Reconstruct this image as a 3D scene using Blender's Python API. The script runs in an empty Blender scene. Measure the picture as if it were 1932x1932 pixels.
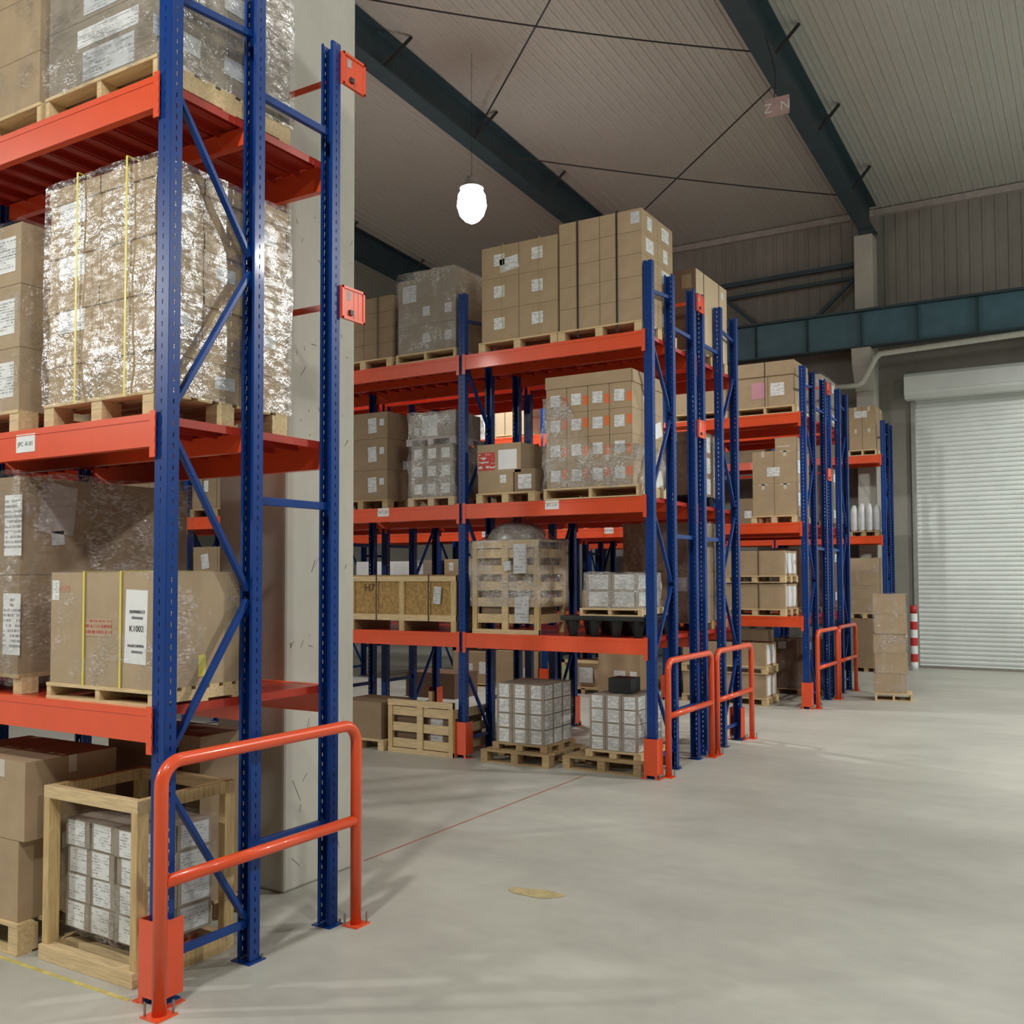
import bpy, math, random
from mathutils import Vector, Matrix, noise
random.seed(7)
C = bpy.context.scene.collection
R = math.radians

# ------------------------------------------------------------------ camera
cam_d = bpy.data.cameras.new('camera'); cam = bpy.data.objects.new('camera', cam_d); C.objects.link(cam)
F_PX, YAW, PITCH, ROLL = 1854.04, .543834, .0393858, -.0031831
PXC, PYC = 966.74, 1012.53
cy_, sy_ = math.cos(YAW), math.sin(YAW)
FW = Vector((-sy_*math.cos(PITCH), cy_*math.cos(PITCH), math.sin(PITCH)))
R0 = Vector((cy_, sy_, 0)); U0 = R0.cross(FW)
RR = math.cos(ROLL)*R0 + math.sin(ROLL)*U0; UU = -math.sin(ROLL)*R0 + math.cos(ROLL)*U0
M = Matrix((RR, UU, -FW)).transposed().to_4x4(); M.translation = Vector((3.96938, -3.26178, 2.04680))
cam.matrix_world = M
cam_d.sensor_width = 36; cam_d.sensor_fit = 'HORIZONTAL'; cam_d.lens = F_PX/1932*36
cam_d.shift_x = -(PXC-966)/1932; cam_d.shift_y = (PYC-966)/1932
cam_d.clip_end = 200
bpy.context.scene.camera = cam

# ------------------------------------------------------------------ world, exposure, lamps
w = bpy.data.worlds.new('world'); bpy.context.scene.world = w; w.use_nodes = True
w.node_tree.nodes['Background'].inputs[0].default_value = (.8, .8, .75, 1)
w.node_tree.nodes['Background'].inputs[1].default_value = .02
vs = bpy.context.scene.view_settings
vs.view_transform = 'Standard'; vs.look = 'None'; vs.gamma = 1; vs.use_curve_mapping = False
vs.exposure = -0.17
LAMPS = [((-5.04, 10.35, 8.34), 1100), ((1.5, 3.6, 8.5), 110), ((8.0, 8.6, 8.0), 1900), ((1.8, -4.2, 8.4), 1150),
         ((-10.5, -7.5, 7.8), 3000), ((8.0, -2.5, 8.4), 650), ((7.0, 16.2, 8.0), 1300), ((-11.5, 3.6, 8.4), 300)]

# ------------------------------------------------------------------ helpers
class MB:
    def __init__(s): s.v = []; s.f = []; s.m = []
    def box(s, x0, x1, y0, y1, z0, z1, m=0):
        n = len(s.v)
        s.v += [(x0,y0,z0),(x1,y0,z0),(x1,y1,z0),(x0,y1,z0),(x0,y0,z1),(x1,y0,z1),(x1,y1,z1),(x0,y1,z1)]
        s.f += [(n,n+3,n+2,n+1),(n+4,n+5,n+6,n+7),(n,n+1,n+5,n+4),(n+1,n+2,n+6,n+5),(n+2,n+3,n+7,n+6),(n+3,n,n+4,n+7)]
        s.m += [m]*6; return s
    def bar(s, a, b, wx, wy, m=0, up=(0,0,1)):
        a = Vector(a); b = Vector(b); d = (b-a).normalized(); u = Vector(up)
        if abs(d.dot(u)) > .98: u = Vector((1,0,0))
        r = d.cross(u).normalized(); u = r.cross(d)
        n = len(s.v)
        for p in (a, b):
            for i, j in ((-1,-1),(1,-1),(1,1),(-1,1)):
                s.v.append(tuple(p + r*i*wx/2 + u*j*wy/2))
        s.f += [(n,n+1,n+2,n+3),(n+7,n+6,n+5,n+4)] + [(n+i, n+4+i, n+4+(i+1)%4, n+(i+1)%4) for i in range(4)]
        s.m += [m]*6; return s
    def tube(s, pts, r, n=16, m=0, cap=True):
        pts = [Vector(p) for p in pts]; rings = []
        d0 = (pts[1]-pts[0]).normalized(); u = Vector((0,0,1)) if abs(d0.z) < .9 else Vector((1,0,0))
        u = (u - d0*u.dot(d0)).normalized()
        for i, p in enumerate(pts):
            if i == 0: d = pts[1]-p
            elif i == len(pts)-1: d = p-pts[i-1]
            else: d = (pts[i+1]-p).normalized() + (p-pts[i-1]).normalized()
            d.normalize(); u = (u - d*u.dot(d)).normalized(); v = d.cross(u)
            rr = r[i] if isinstance(r, (list, tuple)) else r
            k = len(s.v)
            for j in range(n):
                a = 2*math.pi*j/n
                s.v.append(tuple(p + (u*math.cos(a) + v*math.sin(a))*rr))
            rings.append(k)
        for a, b in zip(rings, rings[1:]):
            for j in range(n):
                s.f.append((a+j, a+(j+1)%n, b+(j+1)%n, b+j)); s.m.append(m)
        if cap:
            s.f.append(tuple(rings[0]+j for j in reversed(range(n)))); s.f.append(tuple(rings[-1]+j for j in range(n))); s.m += [m, m]
        return s
    def mesh(s, name, mats, smooth=False):
        me = bpy.data.meshes.new(name); me.from_pydata(s.v, [], s.f)
        for m in (mats if isinstance(mats, (list, tuple)) else [mats]): me.materials.append(m)
        me.polygons.foreach_set('material_index', s.m)
        if smooth: me.polygons.foreach_set('use_smooth', [len(p.vertices) < 7 for p in me.polygons])
        me.update(); return me
def link(name, me, parent=None, loc=(0,0,0), rz=0):
    o = bpy.data.objects.new(name, me); C.objects.link(o)
    o.location = loc; o.rotation_euler = (0, 0, rz)
    if parent: o.parent = parent
    return o
def part(name, mb, mats, parent, loc=(0,0,0), smooth=False, bev=0, label=None):
    o = link(name, mb.mesh(name, mats, smooth), parent, loc)
    if bev: bevel(o, bev)
    if label: o['label'] = label
    return o
def bevel(o, wd, seg=2):
    b = o.modifiers.new('bevel', 'BEVEL'); b.width = wd; b.segments = seg; b.limit_method = 'ANGLE'
    return o
def tag(o, label, cat, group=None, kind=None):
    o['label'] = label; o['category'] = cat
    if group: o['group'] = group
    if kind: o['kind'] = kind
    return o
def thing(name, label, cat, loc=(0,0,0), rz=0, group=None):
    return tag(link(name, None, None, loc, rz), label, cat, group)
def struct(name, mb, mats, label=None, smooth=False):
    o = link(name, mb.mesh(name, mats, smooth)); o['kind'] = 'structure'; o['category'] = name.split('_')[0]
    o['label'] = label
    return o
def text_part(name, txt, size, mat, parent, loc, face='f', sx=1.0):
    cu = bpy.data.curves.new(name, 'FONT'); cu.body = txt; cu.size = size; cu.align_x = 'CENTER'; cu.align_y = 'CENTER'; cu.extrude = .0006
    t = bpy.data.objects.new('tmp', cu); C.objects.link(t)
    me = bpy.data.meshes.new_from_object(t); bpy.data.objects.remove(t)
    me.materials.clear(); me.materials.append(mat)
    o = link(name, me, parent, loc); o.rotation_euler = (R(90), 0, 0 if face == 'f' else R(90)); o.scale = (sx, 1, 1)
    return o

# ------------------------------------------------------------------ materials
def nodes(name):
    m = bpy.data.materials.new(name); m.use_nodes = True; nt = m.node_tree; b = nt.nodes['Principled BSDF']
    return m, nt, b
def ramp(nt, fac, stops):
    r = nt.nodes.new('ShaderNodeValToRGB'); e = r.color_ramp.elements
    while len(e) < len(stops): e.new(.5)
    for x, (p, c) in zip(e, stops): x.position = p; x.color = (*c, 1)
    nt.links.new(fac, r.inputs[0]); return r.outputs[0]
def noise_n(nt, scale, detail=4, vec=None, rough=.6):
    n = nt.nodes.new('ShaderNodeTexNoise'); n.inputs['Scale'].default_value = scale; n.inputs['Detail'].default_value = detail; n.inputs['Roughness'].default_value = rough
    if vec is not None: nt.links.new(vec, n.inputs['Vector'])
    return n.outputs[0]
def coord(nt, kind='Object', scale=None):
    t = nt.nodes.new('ShaderNodeTexCoord'); o = t.outputs[kind]
    if scale:
        mp = nt.nodes.new('ShaderNodeMapping'); mp.inputs['Scale'].default_value = scale; nt.links.new(o, mp.inputs[0]); o = mp.outputs[0]
    return o
def bump(nt, b, h, s=.3, d=.01):
    n = nt.nodes.new('ShaderNodeBump'); n.inputs['Strength'].default_value = s; n.inputs['Distance'].default_value = d
    nt.links.new(h, n.inputs['Height']); nt.links.new(n.outputs[0], b.inputs['Normal']); return n
def simple(name, c, rough=.5, metal=0, vary=.12, scale=8, kind='Object', vs_=(1,1,1), bmp=0, coat=0):
    m, nt, b = nodes(name)
    f = noise_n(nt, scale, 5, coord(nt, kind, vs_))
    col = ramp(nt, f, [(.3, tuple(x*(1-vary) for x in c)), (.7, tuple(min(1, x*(1+vary)) for x in c))])
    nt.links.new(col, b.inputs['Base Color']); b.inputs['Roughness'].default_value = rough; b.inputs['Metallic'].default_value = metal
    if coat: b.inputs['Coat Weight'].default_value = coat; b.inputs['Coat Roughness'].default_value = .08
    if bmp: bump(nt, b, f, bmp)
    return m
ORANGE = simple('orange_paint', (.80, .088, .022), .34, coat=.3, vary=.05)
BLUE = simple('blue_paint', (.003, .040, .215), .36, coat=.08, vary=.08)
BLUE.node_tree.nodes['Principled BSDF'].inputs['Specular IOR Level'].default_value = .3
CARD = simple('kraft_cardboard', (.42, .31, .19), .75, vary=.08, scale=5)
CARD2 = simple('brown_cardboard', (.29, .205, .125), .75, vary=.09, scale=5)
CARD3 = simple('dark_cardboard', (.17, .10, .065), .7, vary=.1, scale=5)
CARDG = simple('greyish_cardboard', (.31, .265, .21), .72, vary=.08, scale=6)
CARDL = simple('pale_cardboard', (.60, .47, .31), .75, vary=.06, scale=5)
WOOD = simple('pine_wood', (.66, .50, .28), .65, vary=.22, scale=6, vs_=(1, 12, 12), bmp=.1)
WOOD2 = simple('aged_wood', (.40, .28, .14), .7, vary=.25, scale=6, vs_=(1, 10, 10), bmp=.1)
WOODZ = simple('pine_post_wood', (.58, .42, .20), .65, vary=.25, scale=7, vs_=(9, 9, .8), bmp=.1)
OSB = simple('chipboard', (.40, .25, .085), .8, vary=.35, scale=22)
PAPER = simple('white_paper', (.80, .82, .82), .6, vary=.03)
PINK = simple('pink_paper', (.62, .30, .38), .6, vary=.04)
ORLAB = simple('orange_sticker', (.85, .16, .04), .5, vary=.05)
REDP = simple('red_print', (.55, .05, .04), .5, vary=.1)
TAPE = simple('pale_packing_tape', (.62, .56, .47), .3, vary=.05)
YSTRAP = simple('yellow_strap', (.75, .66, .10), .4, vary=.05)
BSTRAP = simple('black_strap', (.025, .022, .02), .4)
BLACKP = simple('black_plastic', (.012, .015, .016), .45)
GREYP = simple('grey_card', (.45, .40, .40), .6)
TEAL = simple('teal_steel', (.065, .155, .20), .5, vary=.15, scale=3)
DTEAL = simple('dark_teal_steel', (.035, .062, .075), .55, vary=.15, scale=3)
CABLE = simple('dark_rod', (.02, .02, .022), .5)
INK = simple('black_ink', (.03, .03, .035), .6)
GREYINK = simple('grey_ink', (.16, .17, .18), .6)
ZINC = simple('zinc', (.35, .33, .30), .4, metal=.8)
WHITEP = simple('white_paint', (.75, .77, .78), .4)
REDPAINT = simple('red_paint', (.50, .03, .03), .4)
PIPE = simple('grey_pipe_paint', (.52, .54, .47), .5)
REDMARK = simple('rusty_red_line_paint', (.36, .13, .10), .7, vary=.3, scale=6)
YELMARK = simple('worn_yellow_line_paint', (.62, .52, .14), .7, vary=.3, scale=9)
STAIN = simple('yellow_stain', (.48, .40, .20), .7, vary=.2, scale=12)
HOOD = simple('lamp_hood_metal', (.5, .5, .5), .35, metal=.7)

def printed(name, base=(.78, .80, .80), ink=(.33, .34, .35), rows=9, fine=34, thr=.50, top=False):
    """white label with rows of unreadable grey print"""
    m, nt, b = nodes(name)
    g = coord(nt, 'Generated')
    sp = nt.nodes.new('ShaderNodeSeparateXYZ'); nt.links.new(g, sp.inputs[0])
    def mth(op, a, bb=None):
        n = nt.nodes.new('ShaderNodeMath'); n.operation = op
        for i, q in enumerate((a, bb)):
            if q is None: continue
            if isinstance(q, (int, float)): n.inputs[i].default_value = q
            else: nt.links.new(q, n.inputs[i])
        return n.outputs[0]
    oi = nt.nodes.new('ShaderNodeObjectInfo')
    row = mth('FRACT', mth('MULTIPLY', sp.outputs[2], rows))
    rmask = mth('GREATER_THAN', row, .45)
    cb = nt.nodes.new('ShaderNodeCombineXYZ')
    hx = mth('ADD', sp.outputs[0], sp.outputs[1])
    nt.links.new(mth('MULTIPLY', hx, fine), cb.inputs[0])
    nt.links.new(mth('ADD', mth('FLOOR', mth('MULTIPLY', sp.outputs[2], rows)), mth('MULTIPLY', oi.outputs['Random'], 50)), cb.inputs[1])
    nz = noise_n(nt, 1.0, 2, cb.outputs[0])
    cb2 = nt.nodes.new('ShaderNodeCombineXYZ'); nt.links.new(mth('MULTIPLY', hx, 1.6), cb2.inputs[0]); nt.links.new(mth('ADD', mth('MULTIPLY', sp.outputs[2], 3.2), mth('MULTIPLY', oi.outputs['Random'], 90)), cb2.inputs[1])
    nb = noise_n(nt, 1.4, 1, cb2.outputs[0])
    k = mth('MULTIPLY', mth('MULTIPLY', rmask, mth('GREATER_THAN', nz, .47)), mth('GREATER_THAN', nb, thr))
    mg = mth('MULTIPLY', mth('MULTIPLY', mth('GREATER_THAN', sp.outputs[2], .08), mth('LESS_THAN', sp.outputs[2], .92)), 1)
    k = mth('MULTIPLY', k, mg)
    mx = nt.nodes.new('ShaderNodeMixRGB'); nt.links.new(k, mx.inputs[0]); mx.inputs[1].default_value = (*base, 1); mx.inputs[2].default_value = (*ink, 1)
    nt.links.new(mx.outputs[0], b.inputs['Base Color']); b.inputs['Roughness'].default_value = .5
    return m
PRINT = printed('printed_label')
PRINTD = printed('dense_printed_label', rows=12, fine=40, thr=.45, ink=(.2, .21, .22))
PRINTG = printed('greyish_printed_label', base=(.60, .62, .64), rows=8, thr=.5)
REDPRINT = printed('red_print_block', base=(.46, .33, .20), ink=(.42, .06, .05), rows=3, fine=22, thr=.25)
CLOTHP = printed('red_white_print', base=(.55, .04, .03), ink=(.75, .7, .68), rows=4, fine=8, thr=.5)

def film_mat(name, gloss=.5, base=.04, haze=.10, rough=.2, bs=1.0, scale=8, cover=.55):
    """thin clear film: mostly see-through, with creased patches that catch the lamps"""
    m = bpy.data.materials.new(name); m.use_nodes = True; nt = m.node_tree; nt.nodes.clear()
    out = nt.nodes.new('ShaderNodeOutputMaterial')
    tr = nt.nodes.new('ShaderNodeBsdfTransparent'); gl = nt.nodes.new('ShaderNodeBsdfGlossy'); df = nt.nodes.new('ShaderNodeBsdfDiffuse')
    gl.inputs['Roughness'].default_value = rough; df.inputs[0].default_value = (.85, .85, .85, 1)
    v = coord(nt, 'Object', (1.2, 1.2, .9))
    n1 = noise_n(nt, scale, 6, v, .7); n2 = noise_n(nt, 3.2, 4, v, .6); n3 = noise_n(nt, scale*3.2, 3, coord(nt, 'Object', (1, 1, 3)), .6)
    bm = nt.nodes.new('ShaderNodeBump'); bm.inputs['Strength'].default_value = bs; bm.inputs['Distance'].default_value = .04
    nt.links.new(n1, bm.inputs['Height']); nt.links.new(bm.outputs[0], gl.inputs['Normal'])
    a = ramp(nt, n2, [(cover-.08, (base,)*3), (cover+.08, (gloss,)*3)]); b = ramp(nt, n3, [(.42, (.12,)*3), (.56, (1,)*3)])
    mu = nt.nodes.new('ShaderNodeMath'); mu.operation = 'MULTIPLY'; nt.links.new(a, mu.inputs[0]); nt.links.new(b, mu.inputs[1])
    fh = ramp(nt, n1, [(.50, (.01,)*3), (.72, (haze,)*3)])
    m1 = nt.nodes.new('ShaderNodeMixShader'); nt.links.new(fh, m1.inputs[0]); nt.links.new(tr.outputs[0], m1.inputs[1]); nt.links.new(df.outputs[0], m1.inputs[2])
    m2 = nt.nodes.new('ShaderNodeMixShader'); nt.links.new(mu.outputs[0], m2.inputs[0]); nt.links.new(m1.outputs[0], m2.inputs[1]); nt.links.new(gl.outputs[0], m2.inputs[2])
    nt.links.new(m2.outputs[0], out.inputs[0]); return m
FILM = film_mat('clear_stretch_film')
FILMH = film_mat('crumpled_milky_film', gloss=.75, base=.12, haze=.25, scale=11, cover=.48)
FILMN = film_mat('glaring_stretch_film', gloss=.42, base=.07, haze=.08, rough=.25, bs=.6, scale=3.6, cover=.52)
FILML = film_mat('thin_stretch_film', gloss=.4, base=.02, haze=.05, scale=7, cover=.58)

def concrete_floor():
    m, nt, b = nodes('concrete_floor')
    v = coord(nt, 'Object')
    a = noise_n(nt, .35, 6, v, .65); c = noise_n(nt, 6, 6, v, .7)
    st = noise_n(nt, 1.0, 5, coord(nt, 'Object', (.28, .75, 1)), .65)
    ca = ramp(nt, a, [(.3, (.44, .44, .39)), (.7, (.58, .58, .52))])
    cs = ramp(nt, st, [(.38, (.70, .70, .71)), (.58, (1, 1, 1))])
    mx = nt.nodes.new('ShaderNodeMixRGB'); mx.blend_type = 'MULTIPLY'; mx.inputs[0].default_value = .55; nt.links.new(ca, mx.inputs[1]); nt.links.new(cs, mx.inputs[2])
    cc = ramp(nt, c, [(.3, (.9, .9, .9)), (.7, (1.05, 1.05, 1.05))])
    m2 = nt.nodes.new('ShaderNodeMixRGB'); m2.blend_type = 'MULTIPLY'; m2.inputs[0].default_value = .7; nt.links.new(mx.outputs[0], m2.inputs[1]); nt.links.new(cc, m2.inputs[2])
    nt.links.new(m2.outputs[0], b.inputs['Base Color'])
    r = ramp(nt, a, [(.3, (.38,)*3), (.7, (.55,)*3)]); nt.links.new(r, b.inputs['Roughness'])
    bump(nt, b, c, .05); return m
FLOORM = concrete_floor()
def wallmat(name, c1, c2, sc=.8, vsc=(1, 1, 1), rough=.85):
    m, nt, b = nodes(name); v = coord(nt, 'Object', vsc)
    n = noise_n(nt, sc, 7, v, .7); nt.links.new(ramp(nt, n, [(.3, c1), (.7, c2)]), b.inputs['Base Color']); b.inputs['Roughness'].default_value = rough
    bump(nt, b, n, .1); return m
CEILM = wallmat('ceiling_liner_metal', (.43, .435, .395), (.47, .475, .435), rough=.6)
CEILR = simple('ceiling_rib_metal', (.47, .475, .435), .6)
CLADM = wallmat('wall_cladding', (.21, .20, .175), (.30, .28, .25), 1.2, (1, 1, .4))
BLOCKM = wallmat('wall_plaster', (.20, .195, .17), (.28, .275, .24), .9, (1, 1, .5))
COLM = wallmat('painted_concrete', (.43, .42, .37), (.55, .54, .48), 1.6, (1, 1, .6))
DOORM = simple('shutter_metal', (.64, .69, .67), .45, vary=.06, scale=2)
SHELLM = wallmat('distant_wall', (.25, .24, .21), (.32, .30, .27))

# ------------------------------------------------------------------ room shell
YW = 19.8; SL = .063; XL, XR, YB = -24., 14., -14.
def zc(y, z0=10.28): return z0 + SL*(YW-y)
mb = MB(); mb.box(XL, XR, YB, YW, -.2, 0)
struct('floor', mb, FLOORM, 'pale grey concrete warehouse floor with faint stains')
def slab(mb, x0, x1, y0, y1, za, zb, t, m=0):
    n = len(mb.v)
    for (x, y, z) in ((x0,y0,za),(x1,y0,za),(x1,y1,zb),(x0,y1,zb)): mb.v.append((x,y,z))
    for (x, y, z) in ((x0,y0,za+t),(x1,y0,za+t),(x1,y1,zb+t),(x0,y1,zb+t)): mb.v.append((x,y,z))
    mb.f += [(n,n+3,n+2,n+1),(n+4,n+5,n+6,n+7),(n,n+1,n+5,n+4),(n+1,n+2,n+6,n+5),(n+2,n+3,n+7,n+6),(n+3,n,n+4,n+7)]; mb.m += [m]*6
mb = MB(); slab(mb, XL, XR, YB, YW+.2, zc(YB), zc(YW+.2), .2)
x = XL+.1
while x < XR:
    slab(mb, x, x+.03, YB, YW, zc(YB)-.012, zc(YW)-.012, .02, 1); slab(mb, x+.10, x+.11, YB, YW, zc(YB)-.006, zc(YW)-.006, .02, 1); x += .21
struct('ceiling', mb, [CEILM, CEILR], 'grey ribbed metal roof lining sloping down to the far wall')
DX0, DX1, DZ = .36, 5.6, 6.15
mb = MB(); mb.box(XL, DX0, YW, YW+.2, 0, 7.0); mb.box(DX1, XR, YW, YW+.2, 0, 7.0); mb.box(DX0, DX1, YW, YW+.2, DZ, 7.0)
mb.box(XL, XR, YW, YW+.2, 7.0, 10.9, 1)
x = XL+.1
while x < XR: mb.box(x, x+.05, YW-.02, YW, 7.0, 10.25, 1); x += .25
struct('wall_back', mb, [BLOCKM, CLADM], 'far wall with dark ribbed cladding above plain grey lower part')
struct('wall_left', MB().box(XL-.2, XL, YB, YW+.2, 0, 12.6), SHELLM, 'left end wall of the warehouse')
struct('wall_right', MB().box(XR, XR+.2, YB, YW+.2, 0, 12.6), SHELLM, 'right side wall of the warehouse')
struct('wall_front', MB().box(XL-.2, XR+.2, YB-.2, YB, 0, 12.8), SHELLM, 'wall behind the photographer')
struct('trim_1', MB().box(XL, XR, YW-.14, YW, 10.12, 10.26), simple('eaves_trim_paint', (.38, .35, .32), .6), 'light strip where the far wall meets the roof')
# floor marks
o = link('floor_line', MB().box(-.655, -.64, 2.3, 5.8, 0, .002).mesh('floor_line', REDMARK)); tag(o, 'thin rusty red line painted on the floor from the pillar to the second rack', 'floor marking')
o = link('floor_line', MB().box(-2.3, -.12, -.10, -.078, 0, .002).mesh('floor_line', YELMARK)); tag(o, 'worn yellow line painted on the floor in front of the nearest rack', 'floor marking')
mb = MB(); n = 26
for k in range(n):
    a = 2*math.pi*k/n; rr = 1 + .35*noise.noise(Vector((math.cos(a)*1.5, math.sin(a)*1.5, 3)))
    mb.v.append((.77+.20*rr*math.cos(a), 2.31+.075*rr*math.sin(a)+.12*.2*rr*math.cos(a), .002))
mb.f.append(tuple(range(n))); mb.m.append(0)
o = link('floor_stain', mb.mesh('floor_stain', STAIN)); tag(o, 'yellow smear on the open floor right of the nearest guard rail', 'stain')

# roller door
d = link('door_1', None, None, (0, 0, 0)); d['kind'] = 'structure'; d['category'] = 'door'; d['label'] = 'large pale grey roller shutter door closed in the far wall'
mb = MB(); z = 0
prof = [(0, 0), (.022, .02), (.03, .05), (.022, .08), (0, .1)]
while z < 6.0:
    for (a, b), (a2, b2) in zip(prof, prof[1:]):
        n = len(mb.v); mb.v += [(DX0+.05, YW+.02-a, z+b), (DX1, YW+.02-a, z+b), (DX1, YW+.02-a2, z+b2), (DX0+.05, YW+.02-a2, z+b2)]; mb.f.append((n, n+1, n+2, n+3)); mb.m.append(0)
    z += .1
part('curtain', mb, DOORM, d)
part('guide_rail', MB().box(DX0-.02, DX0+.07, YW-.06, YW+.06, 0, 5.95), simple('rail_metal', (.3, .31, .29), .5), d)
part('bottom_bar', MB().box(DX0+.07, DX1, YW-.03, YW+.03, 0, .06), ZINC, d)
mb = MB(); ring = [(0, 5.86), (-.33, 5.86), (-.42, 5.95), (-.42, 6.34), (-.34, 6.42), (0, 6.42)]
n = len(ring)
for xx in (.27, DX1+.1):
    for a, b in ring: mb.v.append((xx, YW+a, b))
mb.f += [tuple(range(n)), tuple(reversed(range(n, 2*n)))] + [(k, n+k, n+(k+1)%n, (k+1)%n) for k in range(n)]; mb.m = [0]*len(mb.f)
mb.box(.27, DX1+.1, YW-.43, YW-.418, 6.02, 6.035)
part('shutter_box', mb, DOORM, d, label='long pale shutter housing over the door')

# far wall column, crane girder, truss, drain pipe
t = thing('concrete_column', 'pale concrete column standing against the far wall left of the roller door', 'column', (-.52, 19.55, 0))
part('shaft', MB().box(-.2, .2, -.25, .25, 0, 9.62), COLM, t, bev=.02)
mb = MB(); pr = [(-.25, 6.1), (-.28, 6.1), (-.62, 6.62), (-.68, 6.99), (-.25, 6.99)]
for xx in (-.2, .2):
    for a, b in pr: mb.v.append((xx, a, b))
mb.f += [tuple(range(5)), tuple(reversed(range(5, 10)))] + [(k, 5+k, 5+(k+1)%5, (k+1)%5) for k in range(5)]; mb.m = [0]*7
part('corbel', mb, COLM, t)
t = thing('crane_girder', 'deep teal steel girder running along the far wall above the door', 'girder', (0, 19.0, 7.0))
mb = MB(); mb.box(-18, 13, -.01, .01, .03, .80); part('web', mb, TEAL, t)
for q in ((0, .03), (.79, .84)): part('flange', MB().box(-18, 13, -.14, .14, *q), DTEAL, t)
for k in range(-11, 9): part('stiffener', MB().box(-.525+k*1.17-.006, -.525+k*1.17+.006, -.12, .0, .03, .79), DTEAL, t)
t = thing('bracing_truss', 'teal steel bracing frame on the far wall left of the column above the girder', 'truss', (0, 19.55, 8.2))
part('chord', MB().bar((-7, 0, .78), (-.75, 0, .85), .1, .1), DTEAL, t); part('chord', MB().bar((-7, 0, .45), (-.75, 0, .55), .08, .08), DTEAL, t)
part('diagonal', MB().bar((-.8, 0, .5), (-1.75, 0, -.35), .08, .08), DTEAL, t); part('diagonal', MB().bar((-3.75, 0, .45), (-2.9, 0, -.35), .08, .08), DTEAL, t)
mb2 = [(p[0], p[1]-.2, p[2]-.05) for p in [(-1.4, 19.0, 6.20), (-.56, 19.0, 6.20), (-.46, 19.0, 6.28), (-.20, 19.0, 6.76), (-.10, 19.0, 6.84), (3, 19.0, 6.93), (12, 19.0, 7.1)]]
mb = MB(); mb.tube(mb2, .062, 12)
o = link('drain_pipe', mb.mesh('drain_pipe', PIPE, True)); tag(o, 'pale painted pipe kinked past the far column and running above the roller door', 'pipe')

# near pillar
t = thing('concrete_pillar', 'large scuffed off-white concrete pillar just behind the nearest rack', 'pillar', (0, 0, 0))
mb = MB(); mb.box(-1.24, -.62, 1.46, 2.15, 0, zc(2)-.75)
part('shaft', mb, COLM, t, bev=.02)
# scuffs as dark rubbed marks on its faces
SC = simple('grey_scuff', (.20, .19, .16), .8, vary=.4, scale=30)
mb = MB(); random.seed(3)
for k in range(46):
    zz = random.uniform(.1, 5); yy = random.uniform(1.5, 2.1); L = random.uniform(.02, .09)*(2 if zz < 1 else 1)
    mb.bar((-.6195, yy, zz), (-.6195, yy+L*random.uniform(-.6, .6), zz+L*random.uniform(-1, 1)), .0015, random.uniform(.002, .007))
part('scuff_marks', mb, SC, t)

# rafters
def rafter(x, lab):
    t = thing('roof_rafter', lab, 'roof beam', (x, 0, 0), 0, None)
    y0, y1 = -13.5, 19.5
    mb = MB(); slab(mb, -.012, .012, y0, y1, zc(y0)-.62, zc(y1)-.62, .6); part('web', mb, DTEAL, t)
    for q in (.66, .03): mb = MB(); slab(mb, -.16, .16, y0, y1, zc(y0)-q, zc(y1)-q, .025); part('flange', mb, DTEAL, t)
    for yy in (9.1, 11.75, 14.45, 17.15, 6.4):
        for sgn in (-1, 1):
            part('fly_brace', MB().bar((sgn*.12, yy, zc(yy)-.62), (sgn*.42, yy+.35, zc(yy)-.05), .05, .05), CABLE, t)
    mb = MB(); mb.box(-.18, .18, 19.15, 19.5, 9.62, 9.66); part('end_plate', mb, DTEAL, t)
rafter(-.42, 'dark steel roof beam at upper right ending on the far wall column')
rafter(-6.05, 'dark steel roof beam at centre passing behind the glowing lamp')
rafter(-11.7, 'dark steel roof beam mostly hidden beyond the pillar and stacked cartons')
rafter(5.3, 'dark steel roof beam above the open floor at the far right')
def rod(a, b, lab, sag=.12):
    a = Vector(a); b = Vector(b); pts = [a.lerp(b, k/12) - Vector((0, 0, sag*4*(k/12)*(1-k/12))) for k in range(13)]
    o = link('bracing_rod', MB().tube(pts, .014, 6).mesh('bracing_rod', CABLE)); tag(o, lab, 'bracing rod', 'thin rods crossing under the roof')
def zr(y): return zc(y)-.5
rod((-5.9, 7.0, zr(7)), (-.5, 11.8, zr(11.8)), 'long dark rod sagging across the top of the picture to the right beam', .1)
rod((-5.9, 11.8, zr(11.8)), (-.5, 7.0, zr(7)), 'dark rod rising steeply from the centre beam to the picture top', .02)
rod((-5.9, 12.8, zr(12.8)), (-.5, 17.6, zr(17.6)), 'dark rod running from beside the lamp to the far end of the right beam', .05)
rod((-.5, 12.7, zr(12.7)), (-5.9, 17.6, zr(17.6)), 'dark rod running from the hanging sign down behind the tall carton load', .0)

# hanging sign
t = thing('hanging_sign', 'small faded pink sign hanging from the right roof beam', 'sign', (-.05, 11.0, 9.0))
part('board', MB().box(-.18, .18, -.006, .006, -.17, .11), simple('faded_pink_board', (.52, .37, .35), .6), t)
part('wire', MB().tube([(-.04, 0, .12), (-.02, 0, .5), (-.22, .2, 1.2)], .008, 6), CABLE, t)
text_part('lettering', 'Z  N', .2, PAPER, t, (0, -.008, -.04))

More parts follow.
